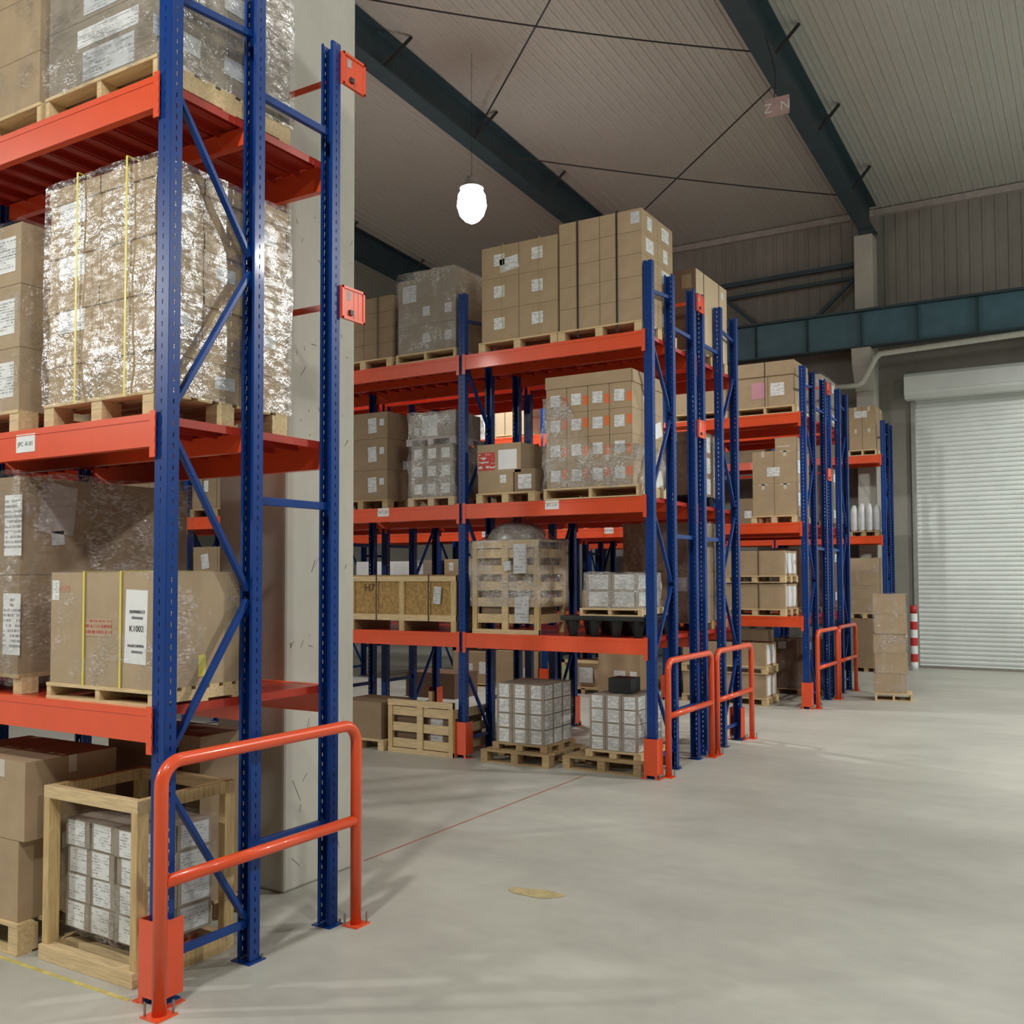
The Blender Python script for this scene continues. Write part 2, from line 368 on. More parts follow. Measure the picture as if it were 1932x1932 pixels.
# lamps
EM = bpy.data.materials.new('lamp_glow'); EM.use_nodes = True; nt = EM.node_tree; nt.nodes.clear()
e = nt.nodes.new('ShaderNodeEmission'); e.inputs[0].default_value = (1, .98, .94, 1); e.inputs[1].default_value = 30
oo = nt.nodes.new('ShaderNodeOutputMaterial'); nt.links.new(e.outputs[0], oo.inputs[0])
labs = ['glowing high bay lamp hanging under the roof left of centre', 'high bay lamp over the aisle beside the nearest rack, above the picture', 'high bay lamp high up beyond the right edge', 'high bay lamp above the photographer', 'high bay lamp behind the photographer to the left', 'high bay lamp over the open floor at near right', 'high bay lamp near the roller door at far right', 'high bay lamp over the aisle far left']
for (p, e_), lb in zip(LAMPS, labs):
    t = thing('high_bay_lamp', lb, 'lamp', p, 0, 'high bay lamps')
    mb = MB(); mb.tube([(0,0,.42),(0,0,.40),(0,0,.30),(0,0,.26)], [.07, .10, .12, .13], 20)
    part('gear_housing', mb, HOOD, t, smooth=True)
    mb = MB(); mb.tube([(0,0,.30),(0,0,.27),(0,0,.22)], [.12, .17, .2], 24, cap=False); part('reflector', mb, HOOD, t, smooth=True)
    mb = MB(); mb.tube([(0,0,.24),(0,0,.2),(0,0,.1),(0,0,-.08),(0,0,-.24),(0,0,-.33),(0,0,-.38)], [.1, .17, .23, .25, .20, .12, .02], 24)
    part('glass_globe', mb, EM, t, smooth=True)
    part('hanging_chain', MB().tube([(0,0,.42),(0,0,zc(p[1])-p[2])], .004, 6), CABLE, t)
    ld = bpy.data.lights.new('lamp_light', 'SPOT'); ld.spot_size = R(168); ld.spot_blend = .35; ld.energy = e_; ld.shadow_soft_size = .25; ld.color = (1, .985, .925)
    lo = bpy.data.objects.new('lamp_light', ld); C.objects.link(lo); lo.parent = t; lo.location = (0, 0, -.62)
    lg = bpy.data.lights.new('globe_light', 'POINT'); lg.energy = e_*.06; lg.shadow_soft_size = .25; lg.color = ld.color
    go = bpy.data.objects.new('globe_light', lg); C.objects.link(go); go.parent = t; go.location = (0, 0, -.62)

# ------------------------------------------------------------------ racks
B = 2.3; H = 5.28; LV = (1.40, 2.855, 4.56)
def ladder(mb, ax, c, a0, a1, slot, z0, z1, t=.003, pitch=.055, sh=.024):
    """a thin wall with a column of slots; ax: 'y' wall at y=c spanning x, 'x' wall at x=c spanning y"""
    m = (a0+a1)/2
    def bx(p, q, za, zb):
        if ax == 'y': mb.box(p, q, c-t/2, c+t/2, za, zb)
        else: mb.box(c-t/2, c+t/2, p, q, za, zb)
    bx(a0, m-slot/2, z0, z1); bx(m+slot/2, a1, z0, z1)
    z = z0+.03; bx(m-slot/2, m+slot/2, z0, z)
    while z < z1:
        zn = min(z1, z+pitch); bx(m-slot/2, m+slot/2, min(z+sh, z1), zn); z = zn
def upright_mesh():
    mb = MB()
    ladder(mb, 'y', -.035, -.045, .045, .007, .01, H)
    ladder(mb, 'x', -.045, -.035, .035, .007, .01, H); ladder(mb, 'x', .045, -.035, .035, .007, .01, H)
    mb.box(-.046, -.028, .033, .036, .01, H); mb.box(.028, .046, .033, .036, .01, H)
    return mb.mesh('upright', BLUE)
UPM = upright_mesh()
mb = MB(); mb.box(-.07, .07, -.06, .06, 0, .006)
for sx in (-.055, .055): mb.tube([(sx, -.045, .0), (sx, -.045, .03)], .008, 8, 1)
FPM = mb.mesh('foot_plate', [BLUE, ZINC])
BH = .165
def beam_mesh(back):
    mb = MB(); s = 1 if back else -1
    L0, L1 = -B+.047, -.047
    y0, y1 = (.005, .05) if back else (-.05, -.005)
    mb.box(L0, L1, y0, y1, -BH, 0)
    mb.box(L0, L1, y0-.003 if not back else y0, y1 if not back else y1+.003, -.035, -.03)
    return mb.mesh('beam', ORANGE)
BMF, BMB = beam_mesh(False), beam_mesh(True)
def conn_mesh(back, right):
    mb = MB(); y0, y1 = (.05, .056) if back else (-.056, -.05)
    xa, xb = (-.062, -.022) if right else (-B+.022, -B+.062)
    mb.box(xa, xb, y0, y1, -.22, .012)
    for k in range(4): mb.box(xb-.008 if right else xa, xb if right else xa+.008, y0-.002, y1+.002, -.2+k*.055, -.18+k*.055)
    return mb.mesh('end_connector', ORANGE)
CNF = [conn_mesh(False, q) for q in (0, 1)]; CNB = [conn_mesh(True, q) for q in (0, 1)]
mb = MB(); mb.box(-B+.047, -.047, -.025, .02, -.13, -.03); BMM = mb.mesh('middle_beam', ORANGE)
_deck = {}
def deck_mesh(d):
    k = round(d, 3)
    if k not in _deck:
        mb = MB(); n = 11; w_ = (B-.1)/n
        for i in range(n):
            xa = -B+.05+i*w_
            mb.box(xa, xa+w_-.004, 0, d, -.008, -.002); mb.box(xa, xa+.004, 0, d, -.045, -.008); mb.box(xa+w_-.008, xa+w_-.004, 0, d, -.045, -.008)
            mb.box(xa+w_*.35, xa+w_*.65, 0, d, -.022, -.008)
        _deck[k] = mb.mesh('deck_panel', simple('red_orange_deck', (.42, .032, .015), .33, vary=.06))
    return _deck[k]
mb = MB(); mb.box(0, .016, .03, .24, 0, .20); mb.box(.016, .022, .03, .045, 0, .2); mb.box(.016, .022, .225, .24, 0, .2); mb.box(.016, .022, .03, .24, .185, .2); mb.box(.016, .022, .03, .24, 0, .012)
mb.box(.016, .018, .14, .15, .01, .19); mb.box(.016, .018, .18, .19, .01, .19); mb.box(.016, .0175, .075, .11, .12, .17, 1); mb.box(.016, .03, .095, .125, .03, .06, 2)
STP = mb.mesh('stop_plate', [ORANGE, GREYP, BLACKP])
def location_label(beam, x, txt, z=-.09, wd=.17):
    part('location_label', MB().box(x-wd/2, x+wd/2, -.0525, -.0505, z-.05, z+.05), PAPER, beam)
    text_part('label_lettering', txt, .034, GREYINK, beam, (x, -.0532, z-.005), sx=1.0)
def rack(lab, y, mirror, ys, bays, levels=LV, group='orange and blue pallet racks', labels=None, stops=True):
    """ys: offsets of F, B, T uprights from the aisle face; mirror: aisle face looks to +Y"""
    t = thing('pallet_rack', lab, 'rack', (0, y, 0), 0, group)
    s = -1 if mirror else 1
    def Y(v): return s*v
    for k in range(bays+1):
        X = -B*k
        for i, v in enumerate(ys):
            flip = (i > 0) != mirror
            u = link('upright', UPM, t, (X, Y(v), 0), math.pi if flip else 0)
            link('foot_plate', FPM, u)
        f, b, c = ys
        seq = [((f, 1.0), (b, .23)), ((f, 1.17), (b, 1.92)), ((b, 1.97), (f, 2.76)), ((f, 2.89), (b, 3.70)), ((b, 3.79), (f, 4.50))]
        for (p, za), (q, zb) in seq:
            part('diagonal_brace', MB().bar((X, Y(p+(.03 if p == f else -.03)), za), (X, Y(q+(.03 if q == f else -.03)), zb), .028, .036, up=(1, 0, 0)), BLUE, t, bev=.004)
        for (za, zb) in ((.2, .2), (4.98, 5.03)):
            part('horizontal_brace', MB().bar((X, Y(f+.03), za), (X, Y(b-.03), zb), .028, .04), BLUE, t, bev=.004)
        for zz in (.6, 2.46, 4.72):
            part('row_spacer', MB().bar((X, Y(b+.03), zz), (X, Y(c-.03), zz), .03, .045), BLUE, t, bev=.004)
    for k in range(bays):
        for li, z in enumerate(levels):
            fb = link('beam', BMB if mirror else BMF, t, (-B*k, Y(ys[0]), z)); [link('end_connector', q, fb) for q in (CNB if mirror else CNF)]
            bb = link('beam', BMF if mirror else BMB, t, (-B*k, Y(ys[2]), z)); [link('end_connector', q, bb) for q in (CNF if mirror else CNB)]
            link('middle_beam', BMM, t, (-B*k, Y(ys[1]), z))
            d = ys[2]-ys[0]-.014
            link('deck_panel', deck_mesh(d), t, (-B*k, Y(ys[0]+.007) if not mirror else Y(ys[2]-.007), z))
            if labels and (k, li) in labels: location_label(fb, *labels[(k, li)])
    if stops:
        for zz in (5.04, 3.6):
            pl = link('stop_plate', STP, t, (.05, Y(ys[2]), zz)); 
            if mirror: pl.scale = (1, 1, 1); pl.location = (.05, Y(ys[2])-.27, zz)
            part('stop_bar', MB().box(-1.7, .05, Y(ys[2])+s*.19-.004, Y(ys[2])+s*.19+.004, zz+.12, zz+.16), ORANGE, t)
    return t
YS1 = (0, .566, 1.188)
rack('nearest orange and blue pallet rack, cut off by the left picture edge', 0, False, YS1, 2, labels={(0, 1): (-1.09, 'JPC -K-01', -.075)})
rack('second orange and blue pallet rack, the side facing the nearest rack', 6.03, False, (0, .566, 1.2), 4, stops=True, labels={(0, 1): (-1.12, 'JPC -L-01', -.05), (1, 1): (-3.42+2.3, 'JPC -L-02', -.05), (3, 1): (-.6, 'JPC -L-04', -.05)})
rack('second orange and blue pallet rack, its rear side facing the roller door', 8.70, True, (0, .566, 1.19), 4, stops=False)
rack('third orange and blue pallet rack, the side facing the second rack', 12.0, False, (0, .566, 1.25), 4, stops=True, labels={(0, 1): (-1.6, 'JPC -M-01', -.05), (1, 1): (-1.0, 'JPC -M-02', -.05), (2, 1): (-1.2, 'JPC -M-03', -.05)})
rack('third orange and blue pallet rack, its rear side facing the far wall', 14.86, True, (0, .566, 1.25), 3, stops=False)
rack('smallest-looking orange and blue pallet rack standing against the far wall', 18.36, False, (0, .45, .80), 3, levels=(2.855, 4.56), stops=False)

# upright protectors
def protector(x, y, mirror, lab):
    t = thing('upright_protector', lab, 'protector', (x, y, 0), math.pi if mirror else 0, 'orange upright protectors')
    mb = MB(); mb.box(-.062, .085, -.085, -.079, .035, .40); mb.box(-.062, -.056, -.079, .06, .035, .40); mb.box(.079, .085, -.079, .06, .035, .40)
    for sx in (-.062, .055): mb.box(sx, sx+.03, -.085, -.079, .0, .036)
    part('guard_plate', mb, ORANGE, t)
    for q in ((-.10, -.062), (.085, .115)): part('base_flange', MB().box(*q, -.09, .05, 0, .006), ORANGE, t)
    for sx in (-.08, .10): part('anchor_bolt', MB().tube([(sx, -.06, .0), (sx, -.06, .06)], .008, 8), ZINC, t)
protector(0, 0, False, 'orange protector at the foot of the nearest rack post, lower left')
protector(0, 6.03, False, 'orange protector at the near corner post of the second rack')
protector(-B, 6.03, False, 'orange protector at the second post along the second rack front')
protector(0, 8.70, True, 'orange protector at the far corner post of the second rack')
protector(-B, 8.70, True, 'orange protector glimpsed under the second rack on its far side')
protector(-2*B, 8.70, True, 'orange protector deep under the second rack, two bays in')
protector(0, 12.0, False, 'orange protector at the near corner post of the third rack')
protector(-B, 12.0, False, 'orange protector at the second post along the third rack front')
protector(-2*B, 12.0, False, 'orange protector at the third post along the third rack front')

# guard rails
def guard(x, y0, y1, lab, h=1.17):
    t = thing('guard_rail', lab, 'guard rail', (x, y0, 0), 0, 'orange tube guard rails')
    L = y1-y0; r = .11; pts = [(0, 0, 0)] + [(0, r-r*math.cos(a), h-r+r*math.sin(a)) for a in [i*math.pi/16 for i in range(9)]] + [(0, L-r+r*math.sin(a), h-r+r*math.cos(a)) for a in [i*math.pi/16 for i in range(9)]] + [(0, L, 0)]
    part('hoop_tube', MB().tube(pts, .033, 20), ORANGE, t, smooth=True)
    part('middle_rail', MB().tube([(0, .02, .61), (0, L-.02, .61)], .031, 20), ORANGE, t, smooth=True)
    for yy in (0, L):
        part('base_plate', MB().box(-.06, .06, yy-.06, yy+.06, 0, .008), ORANGE, t)
        for sx, sy in ((-.045, -.045), (.045, .045)): part('anchor_bolt', MB().tube([(sx, yy+sy, .008), (sx, yy+sy, .07)], .006, 8), ZINC, t)
guard(.145, -.13, 1.27, 'big orange tube guard rail in the foreground at the end of the nearest rack')
guard(.125, 6.14, 7.42, 'orange tube guard rail at the second rack end, left one of the pair')
guard(.125, 7.60, 8.87, 'orange tube guard rail at the second rack end, right one of the pair')
guard(.15, 12.06, 13.34, 'orange tube guard rail at the third rack end, left one of the pair')
guard(.15, 13.48, 14.72, 'orange tube guard rail at the third rack end, right one of the pair')

# ------------------------------------------------------------------ loads
NEAR, SEC, THI, FAR = 'nearest rack', 'second rack', 'third rack', 'far wall rack'
def pallet(x0, x1, y0, y1, z, lab, h=.11, style='stringer', mat=None, rz=0, n=3):
    mat = mat or WOOD
    t = thing('wooden_pallet', lab, 'pallet', (x0, y0, z), rz, 'wooden pallets')
    W, D = x1-x0, y1-y0
    mb = MB(); k = 7; bw = D/k*.72
    for i in range(k):
        yy = i*(D-bw)/(k-1); mb.box(0, W, yy, yy+bw, h-.018, h)
    part('top_deck', mb, mat, t)
    sw = .035 if style == 'stringer' else .085
    for i in range(n):
        xx = i*(W-sw)/(n-1)
        if style == 'stringer': part('stringer', MB().box(xx, xx+sw, .004, D-.004, .014, h-.018), mat, t)
        else:
            for yy in (.004, D/2-.06, D-.124): part('block', MB().box(xx, xx+sw, yy, yy+.12, .014 if style == 'blockb' else 0, h-.018), mat, t)
    if style != 'block':
        mb = MB()
        for yy in (0, D/2-.04, D-.09): mb.box(0, W, yy, yy+.09, 0, .014)
        part('bottom_deck', mb, mat, t)
    return t
_cm = {}
def cmesh(w_, d, h, mat, b=.006):
    k = (round(w_, 3), round(d, 3), round(h, 3), mat.name)
    if k not in _cm:
        mb = MB(); mb.box(0, w_, 0, d, 0, h); _cm[k] = mb.mesh('cardboard_box', mat)
    return _cm[k]
def face_patch(o, name, face, W, D, u, v, pw, ph, mat, rot=0, label=None, off=.002):
    """u,v centre in metres from the lower left of the face"""
    me = bpy.data.meshes.new(name); c, s = math.cos(rot), math.sin(rot); P = []
    for t in (off*.2, off):
        for a, b in ((-1,-1),(1,-1),(1,1),(-1,1)):
            du, dv = a*pw/2*c - b*ph/2*s, a*pw/2*s + b*ph/2*c
            P.append((u+du, -t, v+dv) if face == 'f' else (W+t, u+du, v+dv))
    me.from_pydata(P, [], [(0,3,2,1),(4,5,6,7),(0,1,5,4),(1,2,6,5),(2,3,7,6),(3,0,4,7)]); me.materials.append(mat)
    c_ = link(name, me, o)
    if label: c_['label'] = label
    return c_
ORD = ['bottom', 'second', 'third', 'fourth', 'fifth', 'sixth', 'seventh', 'eighth']
def colname(i, n):
    return {1: [''], 2: ['left', 'right'], 3: ['left', 'middle', 'right'], 4: ['leftmost', 'centre-left', 'centre-right', 'rightmost']}[n][i]
def stack(ld, x0, x1, y0, y1, z0, hs, nx, ny, mat, colour='brown', patch=None, side=None, tape=False, lid=None, top=False, gap=.007, jit=.0, rz=0):
    """ld: short text naming the load; hs: layer heights"""
    W, D = x1-x0, y1-y0; bw, bd = W/nx-gap, D/ny-gap; out = []
    z = z0; L = len(hs); c, s = math.cos(rz), math.sin(rz)
    for k, h in enumerate(hs):
        for i in range(nx):
            for j in range(ny):
                if not (j == 0 or i == nx-1 or (top and k == L-1)): continue
                dx, dy = i*W/nx+gap/2+random.uniform(-jit, jit), j*D/ny+gap/2+random.uniform(-jit, jit)
                o = link('cardboard_box', cmesh(bw, bd, h-.003, mat), None, (x0+dx*c-dy*s, y0+dx*s+dy*c, z), rz)
                lay = 'top' if (k == L-1 and L > 1) else ORD[k]
                pos = colname(i, nx)
                if ny > 1: pos = (pos + ' ' if pos else '') + ('front' if j == 0 else ('rear' if j == ny-1 else ('second-row' if j == 1 else 'third-row')))
                lb = f"{colour} carton, {lay+' layer, ' if L > 1 else ''}{pos+', ' if pos else ''}{ld}"
                tag(o, lb, 'carton', 'cartons '+ld)
                if j == 0 and patch:
                    for p in patch(k, i): face_patch(o, p[0], 'f', bw, bd, bw*p[1], h*p[2], p[3], p[4], p[5], p[6] if len(p) > 6 else 0)
                if i == nx-1 and side:
                    for p in side(k, j): face_patch(o, p[0], 's', bw, bd, bd*p[1], h*p[2], p[3], p[4], p[5], p[6] if len(p) > 6 else 0)
                if tape and j == 0: face_patch(o, 'tape_strip', 'f', bw, bd, bw*.5, h-.05, .05, .095, TAPE)
                if tape and i == nx-1: face_patch(o, 'tape_strip', 's', bw, bd, bd*.5, h-.05, .05, .095, TAPE)
                if lid:
                    mb = MB(); e = .007; lh = lid
                    mb.box(-e, bw+e, -e, bd+e, h-.004-lh, h-.003); 
                    part('lid', mb, mat, o)
                out.append(o)
        z += h
    return z
def film(x0, x1, y0, y1, z0, z1, lab, mat=None, e=.014, amp=.012, res=.05, rz=0, dome=0, slump=None):
    mat = mat or FILM
    W, D, Hh = x1-x0+2*e, y1-y0+2*e, z1-z0+e
    mb = MB(); sd = random.uniform(0, 50)
    def grid(fn, a, b):
        na, nb = max(2, int(a/res)), max(2, int(b/res)); k = len(mb.v)
        for i in range(na+1):
            for j in range(nb+1):
                p = fn(i/na, j/nb); q = Vector(p)
                n = noise.noise_vector(Vector((q.x*7+sd, q.y*7, q.z*5)))
                p = [p[0]+n.x*amp, p[1]+n.y*amp, p[2]+(n.z*amp if p[2] > .02 else 0)]
                if dome and p[2] > Hh*.6:
                    r = min(1, math.hypot((p[0]-W/2)/(W/2), (p[1]-D/2)/(D/2))); f = (p[2]-Hh*.6)/(Hh*.4)
                    p[2] += dome*(1-r*r)*f
                if slump: p = slump(p, W, D, Hh)
                mb.v.append(tuple(p))
        for i in range(na):
            for j in range(nb):
                a_ = k+i*(nb+1)+j; mb.f.append((a_, a_+nb+1, a_+nb+2, a_+1)); mb.m.append(0)
    grid(lambda u, v: (u*W, 0, v*Hh), W, Hh); grid(lambda u, v: (W, u*D, v*Hh), D, Hh)
    grid(lambda u, v: (W-u*W, D, v*Hh), W, Hh); grid(lambda u, v: (0, D-u*D, v*Hh), D, Hh)
    grid(lambda u, v: (u*W, v*D, Hh), W, D)
    c, s = math.cos(rz), math.sin(rz)
    o = link('stretch_film', mb.mesh('stretch_film', mat, True), None, (x0-e*c+e*s, y0-e*s-e*c, z0), rz)
    tag(o, lab, 'plastic film', 'clear film wrapped round loads'); return o
def strap(x, y0, y1, z0, z1, mat, lab, e=.012, wd=.014):
    mb = MB(); mb.box(x-wd/2, x+wd/2, y0-e-.002, y0-e, z0, z1+min(e, .026)); mb.box(x-wd/2, x+wd/2, y0-e, y1+e, z1+min(e, .026)-.002, z1+min(e, .026)); mb.box(x-wd/2, x+wd/2, y1+e, y1+e+.002, z0, z1+min(e, .026))
    o = link('packing_strap', mb.mesh('packing_strap', mat)); tag(o, lab, 'strap', 'packing straps'); return o
def plab(w_=.13, h_=.12, u=.5, v=.5, m=None, r=0): return ('shipping_label', u, v, w_, h_, m or PRINT, r)

# ---- nearest rack, middle shelf: strapped wrapped load of lidded cartons
D1, D2, D3 = LV
pallet(-.965, -.07, -.03, .91, D2, 'pine pallet under the yellow-strapped load on the nearest rack', .125, 'block')
zt = stack('yellow-strapped load', -.945, -.075, -.02, .90, D2+.125, [.295]*4, 2, 3, CARD, 'lidded brown', lid=.09,
      patch=lambda k, i: [plab(.22, .13, .45, .5, PRINT)] if i == 0 and k > 0 else [plab(.12, .04, .7, .8, PRINTG)],
      side=lambda k, j: [plab(.14, .07, .5, .35, PRINTG)] if (k+j) % 2 else [])
film(-.945, -.075, -.02, .90, D2+.115, zt, 'clear shiny film round the yellow-strapped load on the nearest rack', FILMN, e=.02)
for xx, s_ in ((-.645, 'left'), (-.245, 'right')): strap(xx, -.02, .90, D2+.1, zt, YSTRAP, f'{s_} yellow strap on the load on the nearest rack middle shelf', e=.045)
# left neighbour
pallet(-2.1, -1.2, -.03, 1.16, D2, 'pallet at the left picture edge on the nearest rack middle shelf', .125, 'block')
zt = stack('load at left edge, middle shelf', -2.08, -1.21, -.02, 1.12, D2+.125, [.36, .36, .35], 2, 2, CARD, 'brown',
      patch=lambda k, i: [plab(.22, .2, .62, .5, PRINTD)] if i == 1 else [])
film(-2.08, -1.21, -.02, 1.12, D2+.115, zt, 'clear film round the load at left edge on the middle shelf', FILML)
# top shelf
pallet(-.995, -.07, -.03, .92, D3, 'pine pallet on the top shelf of the nearest rack beside the post', .125)
zt = stack('top shelf load by post', -.985, -.07, -.02, .91, D3+.125, [.36, .36, .4], 1, 2, CARDG, 'wrapped grey-brown',
      patch=lambda k, i: [plab(.42, .16, .56, .28, PRINTG), plab(.5, .1, .55, .72, PRINT)], side=lambda k, j: [plab(.3, .1, .25, .4, PRINTG)])
film(-.985, -.07, -.02, .91, D3+.1, zt, 'shiny film round the top shelf load beside the near post', FILMN, e=.02, amp=.016)
pallet(-2.0, -1.04, -.03, 1.2, D3, 'pine pallet at the upper left picture corner on the top shelf', .125)
zt = stack('load at upper left corner', -1.99, -1.05, -.03, 1.2, D3+.125, [.3, .34, .34, .34], 2, 2, CARD, 'brown')
film(-1.99, -1.05, -.03, 1.2, D3+.115, zt, 'clear film round the load in the upper left picture corner', FILML)
# lower shelf: single big carton
pallet(-.905, -.055, -.03, .58, D1, 'pale pallet under the big strapped carton on the nearest rack lower shelf', .085)
o = link('cardboard_box', cmesh(.83, .56, .585, CARD), None, (-.885, -.02, D1+.085)); tag(o, 'big brown carton with tall white label on the nearest rack lower shelf', 'carton')
face_patch(o, 'shipping_label', 'f', .83, .56, .695, .31, .165, .37, PAPER, -.03, 'tall white label with code lines')
for tx, sz, zz in (('05090B0G12', .022, .385), ('K1002', .042, .30), ('PAGBY2209B26', .0185, .215)): text_part('label_lettering', tx, sz, INK, o, (.70+(zz-.3)*.05, -.0035, zz))
for zz in (.355, .185): face_patch(o, 'barcode', 'f', .83, .56, .705, zz, .085, .012, GREYINK, -.03, off=.003)
face_patch(o, 'shipping_label', 'f', .83, .56, .04, .49, .06, .105, PRINT)
face_patch(o, 'red_stamp', 'f', .83, .56, .40, .30, .21, .09, REDPRINT, label='faded red printed block')
face_patch(o, 'red_stamp', 'f', .83, .56, .115, .50, .08, .035, REDPRINT)
face_patch(o, 'tape_strip', 's', .83, .56, .3, .1, .05, .11, YSTRAP, label='yellow sticker')
for xx, s_ in ((-.60, 'left'), (-.305, 'right')): strap(xx, -.02, .54, D1+.07, D1+.67, YSTRAP, f'{s_} yellow strap round the big carton on the lower shelf', e=.006)
film(-.885, -.055, -.02, .54, D1+.085, D1+.67, 'thin film round the big carton on the lower shelf', FILML, e=.008, amp=.003)
# lower shelf: tall left load
t = thing('wooden_pallet', 'tall-legged pallet at the left picture edge on the nearest rack lower shelf', 'pallet', (-2.1, -.02, D1), 0, 'wooden pallets')
part('top_deck', MB().box(0, .93, 0, 1.15, .09, .11), WOOD2, t)
for xx in (0, .42, .85):
    for yy in (.02, .5, 1.03): part('block', MB().box(xx, xx+.08, yy, yy+.1, 0, .09), WOOD, t)
zt = stack('tall load at left edge, lower shelf', -2.09, -1.18, -.02, 1.14, D1+.11, [.55, .55], 1, 1, CARD2, 'wrapped tall brown',
      patch=lambda k, i: [plab(.16, .34, .93, .5, PRINTD)], side=lambda k, j: [('grey_sheet', .2, .68, .22, .28, GREYP, -.1), plab(.08, .08, .2, .38, PRINTG, .1)] if k == 1 else [])
film(-2.09, -1.18, -.02, 1.14, D1+.05, zt, 'loose clear film round the tall load on the lower shelf', FILM, e=.025, amp=.02)
# floor: open wooden frame crate with white-labelled cartons
t = thing('wooden_frame_crate', 'open pine frame crate on the floor at lower left around white cartons', 'crate', (-.985, .02, 0), R(-.3))
W_, D_, H_ = .775, .62, .92; p_ = .05
for nm, (a, b) in {'0': (0, 0), '1': (W_-p_, 0), '2': (0, D_-p_), '3': (W_-p_, D_-p_)}.items(): part('post', MB().box(a, a+p_, b, b+p_+.02, .08, H_-.06), WOODZ, t, bev=.003)
part('top_rail', MB().box(0, W_, 0, p_, H_-.065, H_), WOOD, t, bev=.003); part('top_rail', MB().box(0, W_, D_-p_+.02, D_+.02, H_-.065, H_), WOOD, t, bev=.003)
part('top_rail', MB().box(0, p_, p_, D_-p_+.02, H_-.065, H_), WOODZ, t, bev=.003); part('top_rail', MB().box(W_-p_, W_, p_, D_-p_+.02, H_-.065, H_), WOODZ, t, bev=.003)
part('base_rail', MB().box(0, W_, -.02, p_, 0, .08), WOOD, t, bev=.003); part('base_rail', MB().box(0, W_, D_-p_+.02, D_+.02, 0, .08), WOOD, t, bev=.003)
part('base_rail', MB().box(0, p_, p_, D_-p_+.02, 0, .08), WOODZ, t); part('base_rail', MB().box(W_-p_, W_, p_, D_-p_+.02, 0, .08), WOODZ, t)
part('cross_board', MB().box(.04, W_-.04, .10, .16, .05, .08), WOOD, t)
for yy in (.25, .45): part('cross_board', MB().box(.02, W_-.02, yy, yy+.08, .03, .05), WOOD2, t)
for a in (.3, .62): part('foot_block', MB().box(a-.03, a+.03, .2, .5, .05, .16), simple('orange_brown_block', (.35, .10, .05), .6), t)
zt = stack('in the pine frame crate', -.915, -.26, .11, .56, .16, [.145]*4, 3, 2, CARDG, 'white-labelled', top=True, jit=.006, rz=R(-2.5),
      patch=lambda k, i: [plab(.15, .132, .46 if i != 2 else .55, .5, PRINT, random.uniform(-.03, .03))], side=lambda k, j: [plab(.18, .12, .5, .5, PRINTD if j == 0 else PRINTG)])
film(-.915, -.26, .11, .56, .14, zt, 'clear film round the white-labelled cartons in the pine frame crate', FILM, e=.014, rz=R(-2.5), amp=.01)
# floor: left cartons
pallet(-1.98, -1.10, -.05, .95, 0, 'pine pallet on the floor at the left picture edge', .17, 'blockb')
zt = stack('floor pallet at left edge', -1.97, -1.13, -.03, .55, .17, [.44], 2, 1, CARD, 'plain brown lower', tape=True)
zt = stack('floor pallet at left edge', -1.94, -1.08, -.03, .55, zt, [.43], 2, 1, CARD, 'plain brown upper', tape=True, patch=lambda k, i: [plab(.12, .18, .12, .5, PRINT)] if i == 1 else [])
# floor rear carton
pallet(-1.50, -.61, .74, 1.2, 0, 'dark pallet behind the pine frame crate', .12, 'block', WOOD2)
o = link('cardboard_box', cmesh(.84, .38, .98, CARD2), None, (-1.47, .78, .12)); tag(o, 'large brown carton standing behind the pine frame crate', 'carton')
o = link('steel_strut', MB().bar((-.86, .762, 1.09), (-.56, .70, .0), .045, .03).mesh('steel_strut', CABLE)); tag(o, 'dark steel strut leaning against the large carton behind the frame crate', 'strut')
pallet(-2.2, -1.3, .98, 1.16, 0, 'dark pallet end at the back of the nearest rack floor', .12, 'block', WOOD2)

# ---- second rack, front side
yf = 6.0
def bx_(lab, x0, x1, y0, y1, z0, z1, mat, patches=(), sides=(), group=None):
    o = link('cardboard_box', cmesh(x1-x0, y1-y0, z1-z0, mat), None, (x0, y0, z0)); tag(o, lab, 'carton', group)
    for p in patches: face_patch(o, p[0], 'f', x1-x0, y1-y0, (x1-x0)*p[1], (z1-z0)*p[2], p[3], p[4], p[5], p[6] if len(p) > 6 else 0)
    for p in sides: face_patch(o, p[0], 's', x1-x0, y1-y0, (y1-y0)*p[1], (z1-z0)*p[2], p[3], p[4], p[5], p[6] if len(p) > 6 else 0)
    return o
# top shelf
pallet(-4.2, -3.3, yf-.02, yf+1.0, D3, 'pallet on the second rack top shelf beside the pillar', .11, 'block')
zt = stack('top shelf load beside pillar', -4.2, -3.3, yf, yf+.9, D3+.11, [.19]*4, 2, 2, CARD2, 'brown')
for xx in (-3.52,): strap(xx, yf, yf+.9, D3+.1, zt, BSTRAP, 'black strap on the top shelf load beside the pillar')
pallet(-3.24, -2.375, yf-.02, yf+.9, D3, 'pallet under the grey film-wrapped load on the second rack top shelf', .11)
zt = stack('grey wrapped load, top shelf', -3.22, -2.39, yf, yf+.75, D3+.11, [.33, .31, .25], 1, 1, CARDG, 'film-covered',
      patch=lambda k, i: [plab(.1, .11, .5, .5, PRINTG), plab(.1, .11, .88, .5, PRINTG)] if k < 2 else [plab(.2, .2, .2, .3, PRINTG)])
zt = stack('tray top of grey wrapped load', -3.0, -2.42, yf+.02, yf+.7, zt, [.09], 1, 1, CARDG, 'flat')
film(-3.22, -2.39, yf, yf+.75, D3+.1, zt-.02, 'grey-looking film round the second rack top shelf load', FILM, e=.012, amp=.015)
pallet(-2.06, -1.05, yf-.02, yf+1.0, D3, 'pallet under the six big cartons on the second rack top shelf', .11, 'block')
